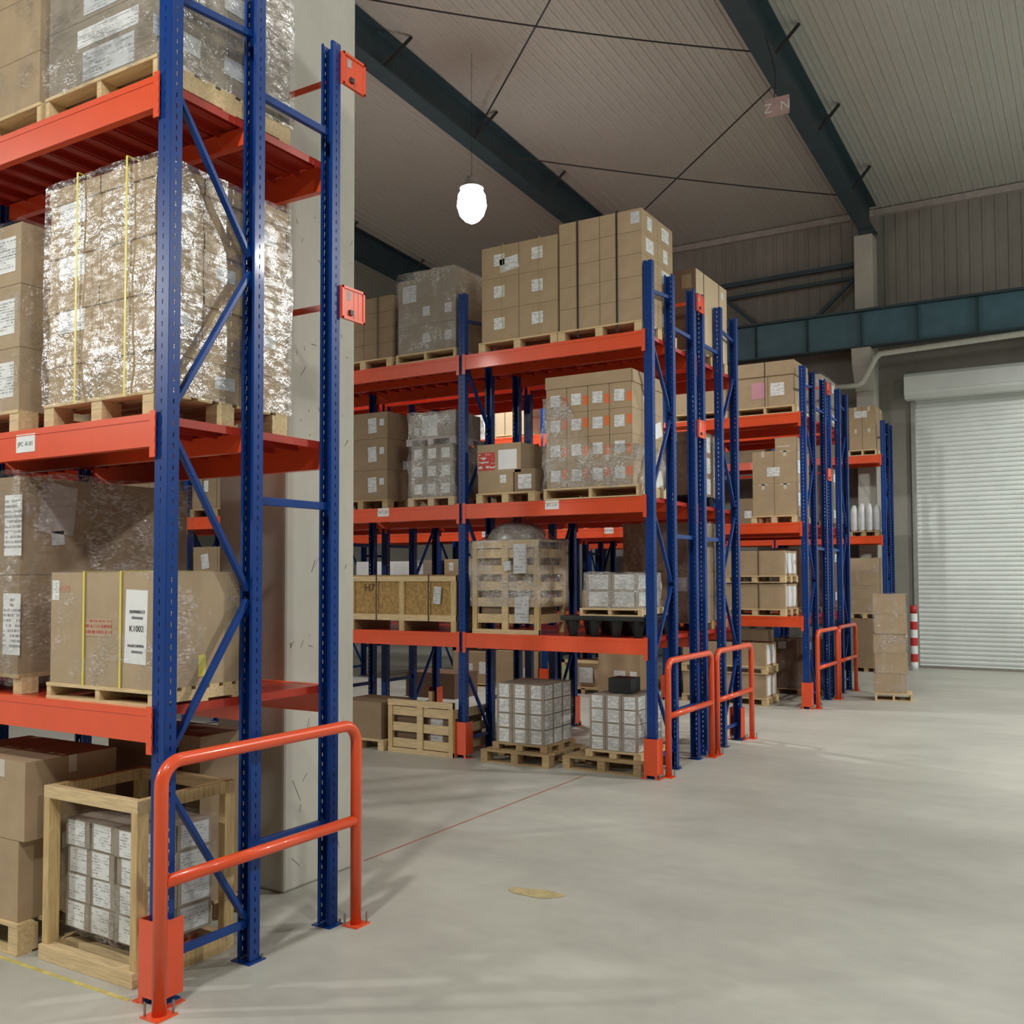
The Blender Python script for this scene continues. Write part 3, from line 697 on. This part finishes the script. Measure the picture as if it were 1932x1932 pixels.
zt = stack('six-carton load, top shelf', -2.03, -1.05, yf, yf+.9, D3+.11, [.36]*3, 2, 2, CARD, 'big brown',
      patch=lambda k, i: [plab(.14, .13, .48, .55, PRINT)] + ([plab(.24, .15, .75, .38, PRINT, .12)] if (k, i) == (2, 0) else []))
for xx in (-1.74, -1.27): strap(xx, yf, yf+.9, D3+.1, zt, simple('pale_yellow_strap', (.50, .45, .20), .5), f"{'left' if xx < -1.5 else 'right'} pale strap on the six-carton load", wd=.007)
pallet(-1.04, -.06, yf-.02, yf+.95, D3, 'pallet under the tallest load on the second rack top shelf', .11, 'block')
zt = stack('tallest load, top shelf', -1.03, -.06, yf, yf+.85, D3+.11, [.235]*5, 2, 2, CARD, 'flat brown',
      side=lambda k, j: [plab(.2 if (k+j) % 2 else .12, .14, .5, .5, PRINT)], patch=lambda k, i: [plab(.1, .12, .85, .6, PRINTG)] if (k, i) == (4, 1) else [])
for xx, s_ in ((-.80, 'left'), (-.34, 'right')): strap(xx, yf, yf+.85, D3+.02, zt, BSTRAP, f'{s_} black strap round the tallest load on the top shelf', wd=.02)
# middle shelf
pallet(-4.2, -3.36, yf-.02, yf+.75, D2, 'pallet on the second rack middle shelf beside the pillar', .11, 'block', WOOD2)
zt = stack('middle shelf load beside pillar', -4.2, -3.38, yf, yf+.7, D2+.11, [.36, .38, .32], 1, 1, CARD2, 'brown',
      patch=lambda k, i: [plab(.13, .18, .72, .5, PRINTG, .05), plab(.07, .08, .9, .6, PRINTG)], side=lambda k, j: [plab(.08, .1, .5, .2, PRINTG)] if k == 1 else [])
pallet(-3.05, -2.39, yf-.03, yf+.65, D2, 'small white-edged pallet on the second rack middle shelf', .1, 'block', CARDL)
zt = stack('nine-label load, middle shelf', -3.02, -2.43, yf, yf+.6, D2+.1, [.205, .205, .205], 3, 2, CARDG, 'small brown',
      patch=lambda k, i: [plab(.115, .115, .5, .5, PRINT)])
pallet(-3.08, -2.38, yf-.02, yf+.62, zt, 'thin pallet between the two halves of the nine-label load', .08, 'block', GREYP)
zt = stack('white-sheeted top half, middle shelf', -3.02, -2.40, yf, yf+.55, zt+.08, [.29], 1, 1, CARDG, 'wrapped pale', patch=lambda k, i: [plab(.22, .24, .42, .5, PAPER), plab(.07, .09, .12, .3, PRINTG)])
film(-3.04, -2.39, yf, yf+.6, D2+.1, zt, 'crumpled film over the nine-label load on the middle shelf', FILMH, e=.012, amp=.03, dome=.04)
pallet(-2.09, -1.33, yf-.03, yf+.7, D2, 'pallet under the red-printed carton on the middle shelf', .11, 'block')
bx_('wide low brown carton under the red-printed one on the middle shelf', -2.08, -1.62, yf, yf+.6, D2+.11, D2+.33, CARD, [plab(.08, .09, .72, .7, PRINT)])
bx_('brown carton with white label right of the red-printed carton', -1.60, -1.34, yf, yf+.6, D2+.11, D2+.36, CARD2, [plab(.17, .16, .5, .45, PRINT)])
bx_('carton wrapped in red and white print on the second rack middle shelf', -2.09, -1.52, yf, yf+.6, D2+.33, D2+.66, CARD, [('red_print_panel', .22, .42, .22, .2, CLOTHP), plab(.24, .22, .7, .45, PAPER)])
pallet(-1.22, -.10, yf-.03, yf+.9, D2, 'pale pallet under the orange-stickered load on the middle shelf', .12)
def orp(k, i): return [plab(.115, .12, .45, .5, PRINT, random.uniform(-.05, .05)), ('orange_sticker', .9, .42 if k % 2 else .55, .05, .10, ORLAB)]
zt = stack('orange-stickered load', -1.20, -.19, yf, yf+.85, D2+.12, [.27]*4, 4, 3, CARD, 'brown', patch=lambda k, i: orp(k, i), side=lambda k, j: [plab(.2, .16, .5, .4, PAPER, .3)] if (k, j) in ((3, 1), (2, 2), (0, 2)) else [])
bx_('flat lid carton covering the top of the orange-stickered load', -1.205, -.185, yf-.005, yf+.855, zt, zt+.13, CARD)
def sl(p, W, D, Hh):
    # film only reaches high on the left, sinking to the right
    u = min(1, max(0, p[0]/W)); top = Hh*(.95 - .55*min(1, max(0, (u-.25)/.3)))
    if p[2] > top: p[2] = top + (p[2]-top)*.05
    return p
film(-1.20, -.19, yf, yf+.85, D2+.1, zt-.08, 'loose film sliding off the orange-stickered load on the middle shelf', FILMH, e=.03, amp=.035, slump=sl)
pallet(-6.8, -5.8, yf-.02, yf+.9, D2, 'pallet on the second rack middle shelf seen through the nearest rack', .11, 'block', WOOD2)
zt = stack('seen through the nearest rack, middle', -6.78, -5.82, yf, yf+.8, D2+.11, [.62], 2, 1, CARD2, 'grey-brown', patch=lambda k, i: [plab(.08, .08, .3, .8, PAPER, .7), plab(.11, .15, .55, .5, PRINT)])
strap(-6.55, yf, yf+.8, D2+.1, zt, BSTRAP, 'black strap on a second rack load seen through the nearest rack')
zt = stack('seen through the nearest rack, lower', -6.75, -5.8, yf, yf+.8, D1, [.55, .5], 2, 1, CARD2, 'brown', patch=lambda k, i: [plab(.14, .2, .5, .6, PRINTG, .15)])
zt = stack('second rack end bay, middle', -8.9, -7.05, yf, yf+.8, D2, [.45, .3], 3, 1, CARD2, 'brown', patch=lambda k, i: [plab(.2, .12, .5, .5, PRINT)])
zt = stack('second rack end bay, lower', -8.9, -7.05, yf, yf+.8, D1, [.5, .5], 3, 1, CARD2, 'brown', patch=lambda k, i: [plab(.14, .2, .5, .5, PRINT)])
# lower shelf
t = thing('chipboard_crate', 'long yellowish chipboard crate with pine frame on the second rack lower shelf', 'crate', (-3.95, yf, D1))
part('front_panel', MB().box(0, 1.55, .01, .02, .12, .64), OSB, t); part('side_panel', MB().box(1.54, 1.55, .01, .7, .12, .64), OSB, t); part('lid_panel', MB().box(0, 1.57, 0, .72, .64, .655), OSB, t)
for a in (0, .76, 1.50): part('batten', MB().box(a, a+.07, -.01, .01, .0, .64), WOODZ, t)
part('batten', MB().box(.0, 1.57, -.012, .01, .58, .64), WOOD, t); part('batten', MB().box(.0, 1.57, -.012, .01, .12, .19), WOOD, t)
part('batten', MB().box(1.55, 1.565, .0, .7, .12, .19), WOOD, t); part('batten', MB().box(1.55, 1.565, .0, .7, .58, .64), WOOD, t)
for a in (0, .76, 1.5): part('foot_block', MB().box(a, a+.07, .01, .7, 0, .12), WOOD2, t)
text_part('stencil_lettering', 'H7', .13, simple('brown_stencil', (.12, .05, .02), .7), t, (.30, -.002, .50))
face_patch(t, 'shipping_label', 'f', 1.55, .7, 1.31, .42, .1, .2, PRINTG, -.1, off=.014)
for xx in (-3.53, -2.76): strap(xx, yf, yf+.7, D1+.12, D1+.65, BSTRAP, f"{'left' if xx < -3 else 'right'} black strap round the chipboard crate", e=.016)
def slat_crate(lab, x0, x1, y0, y1, z0, z1, rows, mat, foot=.1, lid=True, nm='slatted_crate'):
    t = thing(nm, lab, 'crate', (x0, y0, z0)); W, D, Hh = x1-x0, y1-y0, z1-z0
    for a in (0, W-.06):
        for b in (0, D-.05): part('corner_post', MB().box(a, a+.06, b, b+.05, 0, Hh), WOODZ if mat is WOOD else WOOD2, t)
    part('centre_post', MB().box(W/2-.04, W/2+.04, -.004, .02, foot*.2, Hh), mat, t)
    sp = (Hh-foot)/rows
    mf, ms = MB(), MB()
    for k in range(rows):
        zz = foot+k*sp; mf.box(.02, W-.02, .012, .03, zz, zz+sp*.55); ms.box(W-.02, W-.003, .03, D-.03, zz, zz+sp*.55)
    part('front_slats', mf, mat, t); part('side_slats', ms, mat, t)
    part('top_rail', MB().box(0, W, -.006, .03, Hh-.07, Hh), mat, t); part('base_rail', MB().box(0, W, -.006, .03, 0, .05), mat, t)
    if lid: part('lid_boards', MB().box(0, W, 0, D, Hh, Hh+.015), mat, t)
    return t
slat_crate('tall slatted pine crate inside a domed film hood on the lower shelf', -2.16, -1.30, yf, yf+.62, D1, 2.42, 5, WOOD, .12)
bx_('dull brown carton inside the tall slatted pine crate', -2.08, -1.38, yf+.06, yf+.55, D1+.13, 2.38, CARD2, [plab(.16, .3, .8, .36, PRINTD), plab(.15, .3, .76, .8, PRINTG)])
o = film(-2.16, -1.30, yf, yf+.62, D1+.3, 2.42, 'domed crumpled film hood over the tall slatted crate', FILMH, e=.025, amp=.03, dome=.24)
for u, v, w_, h_, r_ in ((.68, .48, .15, .32, 0), (.7, -.08, .16, .28, 0), (.52, .40, .08, .1, .1)):
    face_patch(o, 'shipping_label', 'f', .9, .6, u, v+.05, w_, h_, PRINTG, r_, off=.04)
mb = MB(); rr_ = []
for k, (z_, r_) in enumerate(((0, .30), (.06, .30), (.12, .26), (.18, .16), (.2, .05))):
    for j in range(14):
        q = 2*math.pi*j/14; n_ = 1+.12*noise.noise(Vector((math.cos(q)*2, math.sin(q)*2, k)))
        mb.v.append((math.cos(q)*r_*n_*1.2, math.sin(q)*r_*n_*.8, z_+.02*math.sin(j*2.1)*(k > 0)))
    if k:
        for j in range(14): mb.f.append(((k-1)*14+j, (k-1)*14+(j+1)%14, k*14+(j+1)%14, k*14+j)); mb.m.append(0)
mb.f.append(tuple(range(56, 70))); mb.m.append(0)
o = link('wrapped_bundle', mb.mesh('wrapped_bundle', simple('milky_plastic', (.36, .36, .33), .25), True), None, (-1.76, yf+.3, 2.437)); tag(o, 'pale plastic-wrapped bundle on top of the tall slatted crate', 'bundle')
t = thing('plastic_pallet', 'black plastic pallet on the lower shelf of the second rack', 'pallet', (-1.03, yf-.02, D1))
part('top_deck', MB().box(0, .97, 0, .95, .17, .22), BLACKP, t, bev=.01)
for a in (.05, .30, .55, .80):
    for b in (.03, .42, .80):
        part('foot', MB().tube([(a+.06, b+.06, 0), (a+.06, b+.06, .17)], [.045, .085], 4), BLACKP, t)
pallet(-.82, -.12, yf+.03, yf+.75, D1+.22, 'thin wooden pallet lying on the black plastic pallet', .08, mat=WOOD)
zt = stack('on black plastic pallet', -.76, -.17, yf+.06, yf+.66, D1+.30, [.19, .17], 2, 2, CARDG, 'white-labelled', top=True, patch=lambda k, i: [plab(.22, .15, .5, .5, PRINT)], side=lambda k, j: [plab(.2, .14, .5, .5, PRINT)])
film(-.76, -.17, yf+.06, yf+.66, D1+.29, zt, 'shiny film round the white cartons on the black plastic pallet', FILMH, amp=.02)
bx_('plain carton edge behind the white cartons on the black plastic pallet', -.98, -.78, yf+.4, yf+.8, D1+.22, D1+.48, CARD)
# floor
pallet(-4.1, -3.32, 5.86, 6.6, 0, 'pallet on the floor under the second rack beside the pillar', .12, 'block')
bx_('brown wooden-looking box on the floor beside the pillar foot', -4.05, -3.40, 5.92, 6.5, .12, .55, CARD2)
slat_crate('low slatted crate on the floor under the second rack', -3.28, -2.36, 5.9, 6.75, 0, .61, 3, WOOD, .06, lid=False)
t_ = bx_('dark carton seen through the slats of the low floor crate', -3.2, -2.46, 5.96, 6.65, .07, .42, CARD3, [plab(.17, .34, .78, .5, PRINTG)])
for nm, x0, x1, y0, sx0, sx1, zt_ in (('left', -1.99, -1.13, 5.9, -1.86, -1.25, .86), ('right', -1.02, -.12, 6.0, -.76, -.2, .79)):
    pallet(x0, x1, y0, y0+.85, 0, f'broad aged pallet under the {nm} white-labelled floor stack', .135, 'blockb', WOOD2)
    pallet(sx0-.04, sx1+.04, y0+.1, y0+.78, .135, f'darker small pallet under the {nm} white-labelled floor stack', .075, 'block', WOOD2 if nm == 'left' else WOOD)
    n = 4; hh = (zt_-.21)/n
    z_ = stack(f'{nm} floor stack', sx0, sx1, y0+.12, y0+.75, .21, [hh]*n, 3, 3, CARDG, 'white-labelled', top=True, patch=lambda k, i: [plab(.125, hh*.85, .5, .5, PRINTD)], side=lambda k, j: [plab(.17, hh*.9, .5, .5, PRINTD)])
    film(sx0, sx1, y0+.12, y0+.75, .2, z_, f'clear film round the {nm} white-labelled floor stack', FILML if nm == 'left' else FILM)
bx_('small black box on top of the right floor stack', -.62, -.36, 6.3, 6.55, .80, .95, BLACKP)
# ---- second rack, rear side (bay at the end)
yb = 7.56
pallet(-1.04, -.06, yb-.02, yb+1.1, D3, 'pallet under the tall carton on the second rack rear top shelf', .12, 'block')
o = bx_('tall reddish brown carton, lit end painted pale, on second rack rear top shelf', -1.02, -.06, yb, yb+1.08, D3+.12, 5.63, CARD3, [plab(.12, .16, .88, .85, CARD2)], [('shipping_label', .85, .88, .08, .09, PRINT)])
me = o.data; me = me.copy(); o.data = me; me.materials.append(CARDL); me.polygons[3].material_index = 1  # aisle-end face coloured pale as lit, the front left dark as shaded
for yy, nm in ((.25, 'near'), (.78, 'far')):
    mb = MB(); mb.box(-.062, -.056, yb+yy, yb+yy+.012, D3+.12, 5.64); mb.box(-1.02, -.056, yb+yy, yb+yy+.012, 5.632, 5.636)
    q = link('packing_strap', mb.mesh('packing_strap', BSTRAP)); tag(q, f'{nm} thin strap round the tall reddish carton', 'strap', 'packing straps')
pallet(-1.04, -.08, yb-.02, yb+1.0, D2, 'black-based pallet on the second rack rear middle shelf', .12, 'block', BLACKP)
zt = stack('rear middle shelf load', -1.02, -.09, yb, yb+.9, D2+.12, [.25]*3, 2, 3, CARD2, 'brown', patch=lambda k, i: [plab(.2, .1, .3, .75, PRINT)] if k == 2 else [], side=lambda k, j: [plab(.12, .18, .5, .5, PRINT)] if j else [])
film(-1.02, -.09, yb, yb+.9, D2+.12, zt, 'clear film round the second rack rear middle shelf load', FILM)
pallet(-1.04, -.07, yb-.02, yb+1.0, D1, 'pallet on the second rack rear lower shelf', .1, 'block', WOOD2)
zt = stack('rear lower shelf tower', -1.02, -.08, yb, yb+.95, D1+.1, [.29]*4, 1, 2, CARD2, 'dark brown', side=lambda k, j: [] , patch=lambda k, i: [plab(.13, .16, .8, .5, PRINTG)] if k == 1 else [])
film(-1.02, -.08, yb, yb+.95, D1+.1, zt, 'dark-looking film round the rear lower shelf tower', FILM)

# ---- third rack
y3 = 11.97
pallet(-1.05, -.12, y3-.02, y3+.9, D3, 'pallet under the pink-labelled load on the third rack top shelf', .12)
zt = stack('third rack top load', -1.03, -.14, y3, y3+.8, D3+.12, [.49], 2, 2, CARD, 'brown', patch=lambda k, i: [('pink_label', .78, .55, .22, .26, PINK)] if i == 0 else [plab(.22, .2, .45, .55, PRINT)])
bx_('flat brown lid carton topping the pink-labelled load', -1.05, -.12, y3-.01, y3+.82, zt, zt+.22, CARD)
for xx in (-.58,): strap(xx, y3, y3+.8, D3+.1, zt+.22, BSTRAP, 'black strap round the pink-labelled load', wd=.01)
pallet(-2.1, -1.2, y3-.02, y3+.9, D3, 'pallet on the third rack top shelf seen through the second rack end', .12)
zt = stack('third rack top load, left', -2.08, -1.22, y3, y3+.8, D3+.12, [.42], 1, 2, CARD, 'brown', patch=lambda k, i: [plab(.14, .14, .4, .6, PRINT)])
pallet(-5.62, -4.85, y3, y3+.9, D3, 'distant pallet on the third rack top shelf behind the red-printed carton', .05)
bx_('pale brown carton on the third rack top shelf, two bays in', -5.6, -4.9, y3+.02, y3+.8, D3+.05, 5.12, CARDL, [('dark_strap_mark', .28, .5, .012, .5, BSTRAP), ('dark_strap_mark', .52, .5, .012, .5, BSTRAP)])
zt = stack('third rack top, white pair', -6.3, -5.72, y3+.02, y3+.7, D3, [.27, .28], 1, 1, PAPER, 'whitish')
pallet(-.82, -.1, y3-.02, y3+.85, D2, 'pallet under the taped cartons on the third rack middle shelf', .11, 'block')
zt = stack('third rack middle load', -.8, -.11, y3, y3+.75, D2+.11, [.51, .51], 2, 2, CARD, 'brown taped', tape=True, patch=lambda k, i: [plab(.2, .14, .98, .35, PRINT)] if (k, i) == (1, 0) else [('tape_strip', .5, .96, .16, .02, TAPE)], side=lambda k, j: [plab(.16, .2, .5, .5, PRINT)])
bx_('brown taped carton standing on the third rack middle load', -.44, -.11, y3+.02, y3+.6, zt, zt+.2, CARD, [('tape_strip', .4, .3, .2, .02, TAPE)])
pallet(-4.2, -3.3, y3-.02, y3+.9, D2, 'pallet on the third rack middle shelf one bay in', .11, 'block')
zt = stack('third rack middle, one bay in', -4.18, -3.32, y3, y3+.8, D2+.11, [.4], 2, 1, CARD2, 'brown')
for k, z0 in enumerate((D1, D1+.52)):
    pallet(-1.27, -.30, y3-.02, y3+.75, z0, f"{'lower' if k == 0 else 'upper'} pallet of the two long strapped cartons on the third rack", .11, 'blockb', WOOD, n=3)
    bx_(f"{'lower' if k == 0 else 'upper'} long strapped carton on the third rack lower shelf", -1.26, -.31, y3, y3+.7, z0+.11, z0+.5, CARD, [], [plab(.55, .32, .5, .5, PAPER)])
    strap(-.72, y3, y3+.7, z0+.1, z0+.5, BSTRAP, f"black strap round the {'lower' if k == 0 else 'upper'} long carton on the third rack shelf", e=.006, wd=.012)
for k, z0 in enumerate((0, .49)):
    pallet(-2.0, -.60, y3-.05, y3+.6, z0, f"{'lower' if k == 0 else 'upper'} pallet of the two long cartons on the floor under the third rack", .12, 'blockb', WOOD, n=3)
    bx_(f"{'lower' if k == 0 else 'upper'} long strapped carton on the floor under the third rack", -1.98, -.62, y3-.03, y3+.55, z0+.12, z0+.48, CARD, [], [plab(.42, .3, .5, .5, PAPER)])
    strap(-1.02, y3-.03, y3+.55, z0+.1, z0+.48, BSTRAP, f"black strap round the {'lower' if k == 0 else 'upper'} long floor carton", e=.006, wd=.012)
# third rack lower shelf, bays further left, seen through the second rack
zt = stack('third rack shelf, far left', -8.9, -7.6, y3, y3+.8, D1, [.3, .3, .33], 4, 1, PAPER, 'white')
zt = stack('third rack shelf, beyond chipboard crate', -7.5, -7.02, y3, y3+.8, D1, [.6, .35], 1, 1, CARDG, 'pale', patch=lambda k, i: [plab(.12, .2, .4, .5, PRINT)])
zt = stack('third rack shelf, third bay', -6.75, -5.7, y3, y3+.8, D1, [.6, .36], 2, 1, CARD, 'pale brown', patch=lambda k, i: [plab(.1, .15, .3, .6, PRINT)])
zt = stack('third rack shelf, third bay right', -5.55, -4.75, y3, y3+.8, D1, [.5, .46], 1, 1, CARD, 'pale brown', patch=lambda k, i: [plab(.12, .2, .3, .5, PRINT)])
# third rack floor, seen under the second rack
pallet(-6.6, -5.7, 11.95, 12.7, 0, 'pallet on the floor under the third rack, third bay', .06)
bx_('brown carton with two white labels under the third rack, third bay', -6.55, -5.72, 11.97, 12.6, .06, .64, CARD, [plab(.14, .14, .45, .5, PRINT), plab(.16, .22, .8, .5, PAPER)])
bx_('brown carton with small white label under the third rack, second of three', -5.6, -4.72, 11.97, 12.6, .0, .68, CARD, [plab(.14, .24, .75, .4, PAPER)])
t = thing('framed_crate', 'pine-framed crate with white label on the floor under the third rack', 'crate', (-4.22, 11.93, 0))
part('panel', MB().box(.02, .83, .02, .6, .1, .56), CARD, t); part('frame', MB().box(0, .85, 0, .03, .08, .13).box(0, .85, 0, .03, .53, .58).box(0, .06, 0, .03, .08, .58).box(.79, .85, 0, .03, .08, .58), WOOD, t)
for a in (0, .38, .78): part('foot_block', MB().box(a, a+.07, 0, .6, 0, .1), WOOD, t)
face_patch(t, 'shipping_label', 'f', .85, .6, .48, .33, .26, .26, PRINTG, 0, off=.01); face_patch(t, 'green_label', 'f', .85, .6, .1, .35, .12, .26, simple('pale_green_paper', (.45, .6, .25), .6), 0, off=.008)
bx_('brown carton with white labels under the third rack near its second post', -3.3, -2.55, 11.5, 12.15, .0, .76, CARD, [plab(.2, .2, .52, .5, PRINT), plab(.12, .26, .85, .45, PAPER)])
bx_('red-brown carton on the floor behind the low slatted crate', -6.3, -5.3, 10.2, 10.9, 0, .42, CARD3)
# third rack rear side
yr = 13.66
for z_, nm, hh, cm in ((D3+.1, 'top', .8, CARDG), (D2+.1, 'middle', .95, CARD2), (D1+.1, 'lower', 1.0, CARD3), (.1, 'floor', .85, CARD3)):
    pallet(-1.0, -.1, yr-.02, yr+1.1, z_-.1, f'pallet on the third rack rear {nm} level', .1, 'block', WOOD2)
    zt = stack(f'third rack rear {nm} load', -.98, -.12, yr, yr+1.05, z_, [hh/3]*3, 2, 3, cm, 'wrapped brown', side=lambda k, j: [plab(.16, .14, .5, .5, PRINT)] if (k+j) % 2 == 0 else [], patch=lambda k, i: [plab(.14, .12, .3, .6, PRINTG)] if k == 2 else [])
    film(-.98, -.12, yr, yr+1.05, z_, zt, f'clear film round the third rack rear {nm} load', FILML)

# ---- far wall rack
y4 = 18.33
pallet(-.70, -.12, y4-.02, y4+.8, D3, 'pallet under the four-carton load on the far wall rack top shelf', .12)
zt = stack('far wall rack top load', -.68, -.13, y4, y4+.75, D3+.12, [.46, .46], 2, 2, CARD, 'brown taped', tape=True, patch=lambda k, i: [plab(.26, .14, .9, .65, PRINT)] if (k, i) == (1, 0) else [])
pallet(-.72, -.1, y4-.02, y4+.75, D2, 'pallet under the white bags on the far wall rack', .1, 'block', WOOD2)
for i in range(4):
    x = -.62+i*.155; mb = MB(); hh = (.56, .60, .60, .56)[i]
    mb.tube([(0,0,0), (0,0,.04), (0,0,.2), (0,0,.4), (0,0,hh-.12), (0,0,hh-.05), (0,0,hh)], [.06, .08, .082, .08, .076, .06, .03], 10)
    o = link('white_bag', mb.mesh('white_bag', simple('white_bag_plastic', (.6, .62, .64), .35), True), None, (x, y4+.1, D2+.1)); tag(o, f"tall white plastic bag, {['leftmost', 'second', 'third', 'rightmost'][i]} of four on the far wall rack", 'bag', 'white bags on the far wall rack')
bx_('brown carton behind the white bags on the far wall rack', -.66, -.2, y4+.25, y4+.7, D2+.1, D2+.45, CARDG)
pallet(-.72, -.1, y4-.02, y4+.75, 0, 'floor pallet under the far wall rack', .1, 'block', WOOD2)
bx_('large brown carton on the floor under the far wall rack', -.71, -.18, y4, y4+.7, .1, 1.12, CARD2)
pallet(-.74, -.1, y4-.02, y4+.75, 1.12, 'pallet between the stacked cartons under the far wall rack', .11, 'block', WOOD)
zt = stack('upper load under the far wall rack', -.72, -.11, y4, y4+.7, 1.23, [.29]*4, 1, 1, CARD, 'flat brown')
film(-.72, -.11, y4, y4+.7, 1.22, zt, 'clear film round the upper load under the far wall rack', FILML)
for sx, nm, hs in ((-1.75, 'second', (.9, .8, .9)), (-3.3, 'third', (.8, .9, .7))):
    for z0, lv, hh in ((0, 'floor', hs[0]), (D2, 'middle shelf', hs[1]), (D3, 'top shelf', hs[2])):
        bx_(f'brown carton on the {lv} of the far wall rack, {nm} from its right end', sx, sx+.8, y4, y4+.7, z0, z0+hh, CARD2, [plab(.16, .16, .5, .6, PRINT)])

# ---- lone wrapped stack and bollard near the door
a = R(11)
pallet(.70, 1.27, 13.50, 14.05, 0, 'small pallet under the lone wrapped stack by the door', .12, rz=a)
c_, s_ = math.cos(a), math.sin(a)
zt = stack('lone wrapped stack by the door', .69, 1.19, 13.53, 14.03, .12, [.32]*5, 1, 1, CARD, 'brown', rz=a, top=True, jit=.012)
film(.69, 1.19, 13.53, 14.03, .1, zt, 'clear crinkled film round the lone stack by the door', FILM, rz=a, amp=.02)
t = thing('bollard', 'red and white striped bollard beside the roller door', 'bollard', (.40, 19.25, 0))
mb = MB()
for k in range(8):
    z0 = k*.172; mb.tube([(0, 0, z0), (0, 0, z0+.172)], .075, 20, m=(k+1) % 2, cap=(k in (0, 7)))
part('post', mb, [REDPAINT, WHITEP], t, smooth=True)
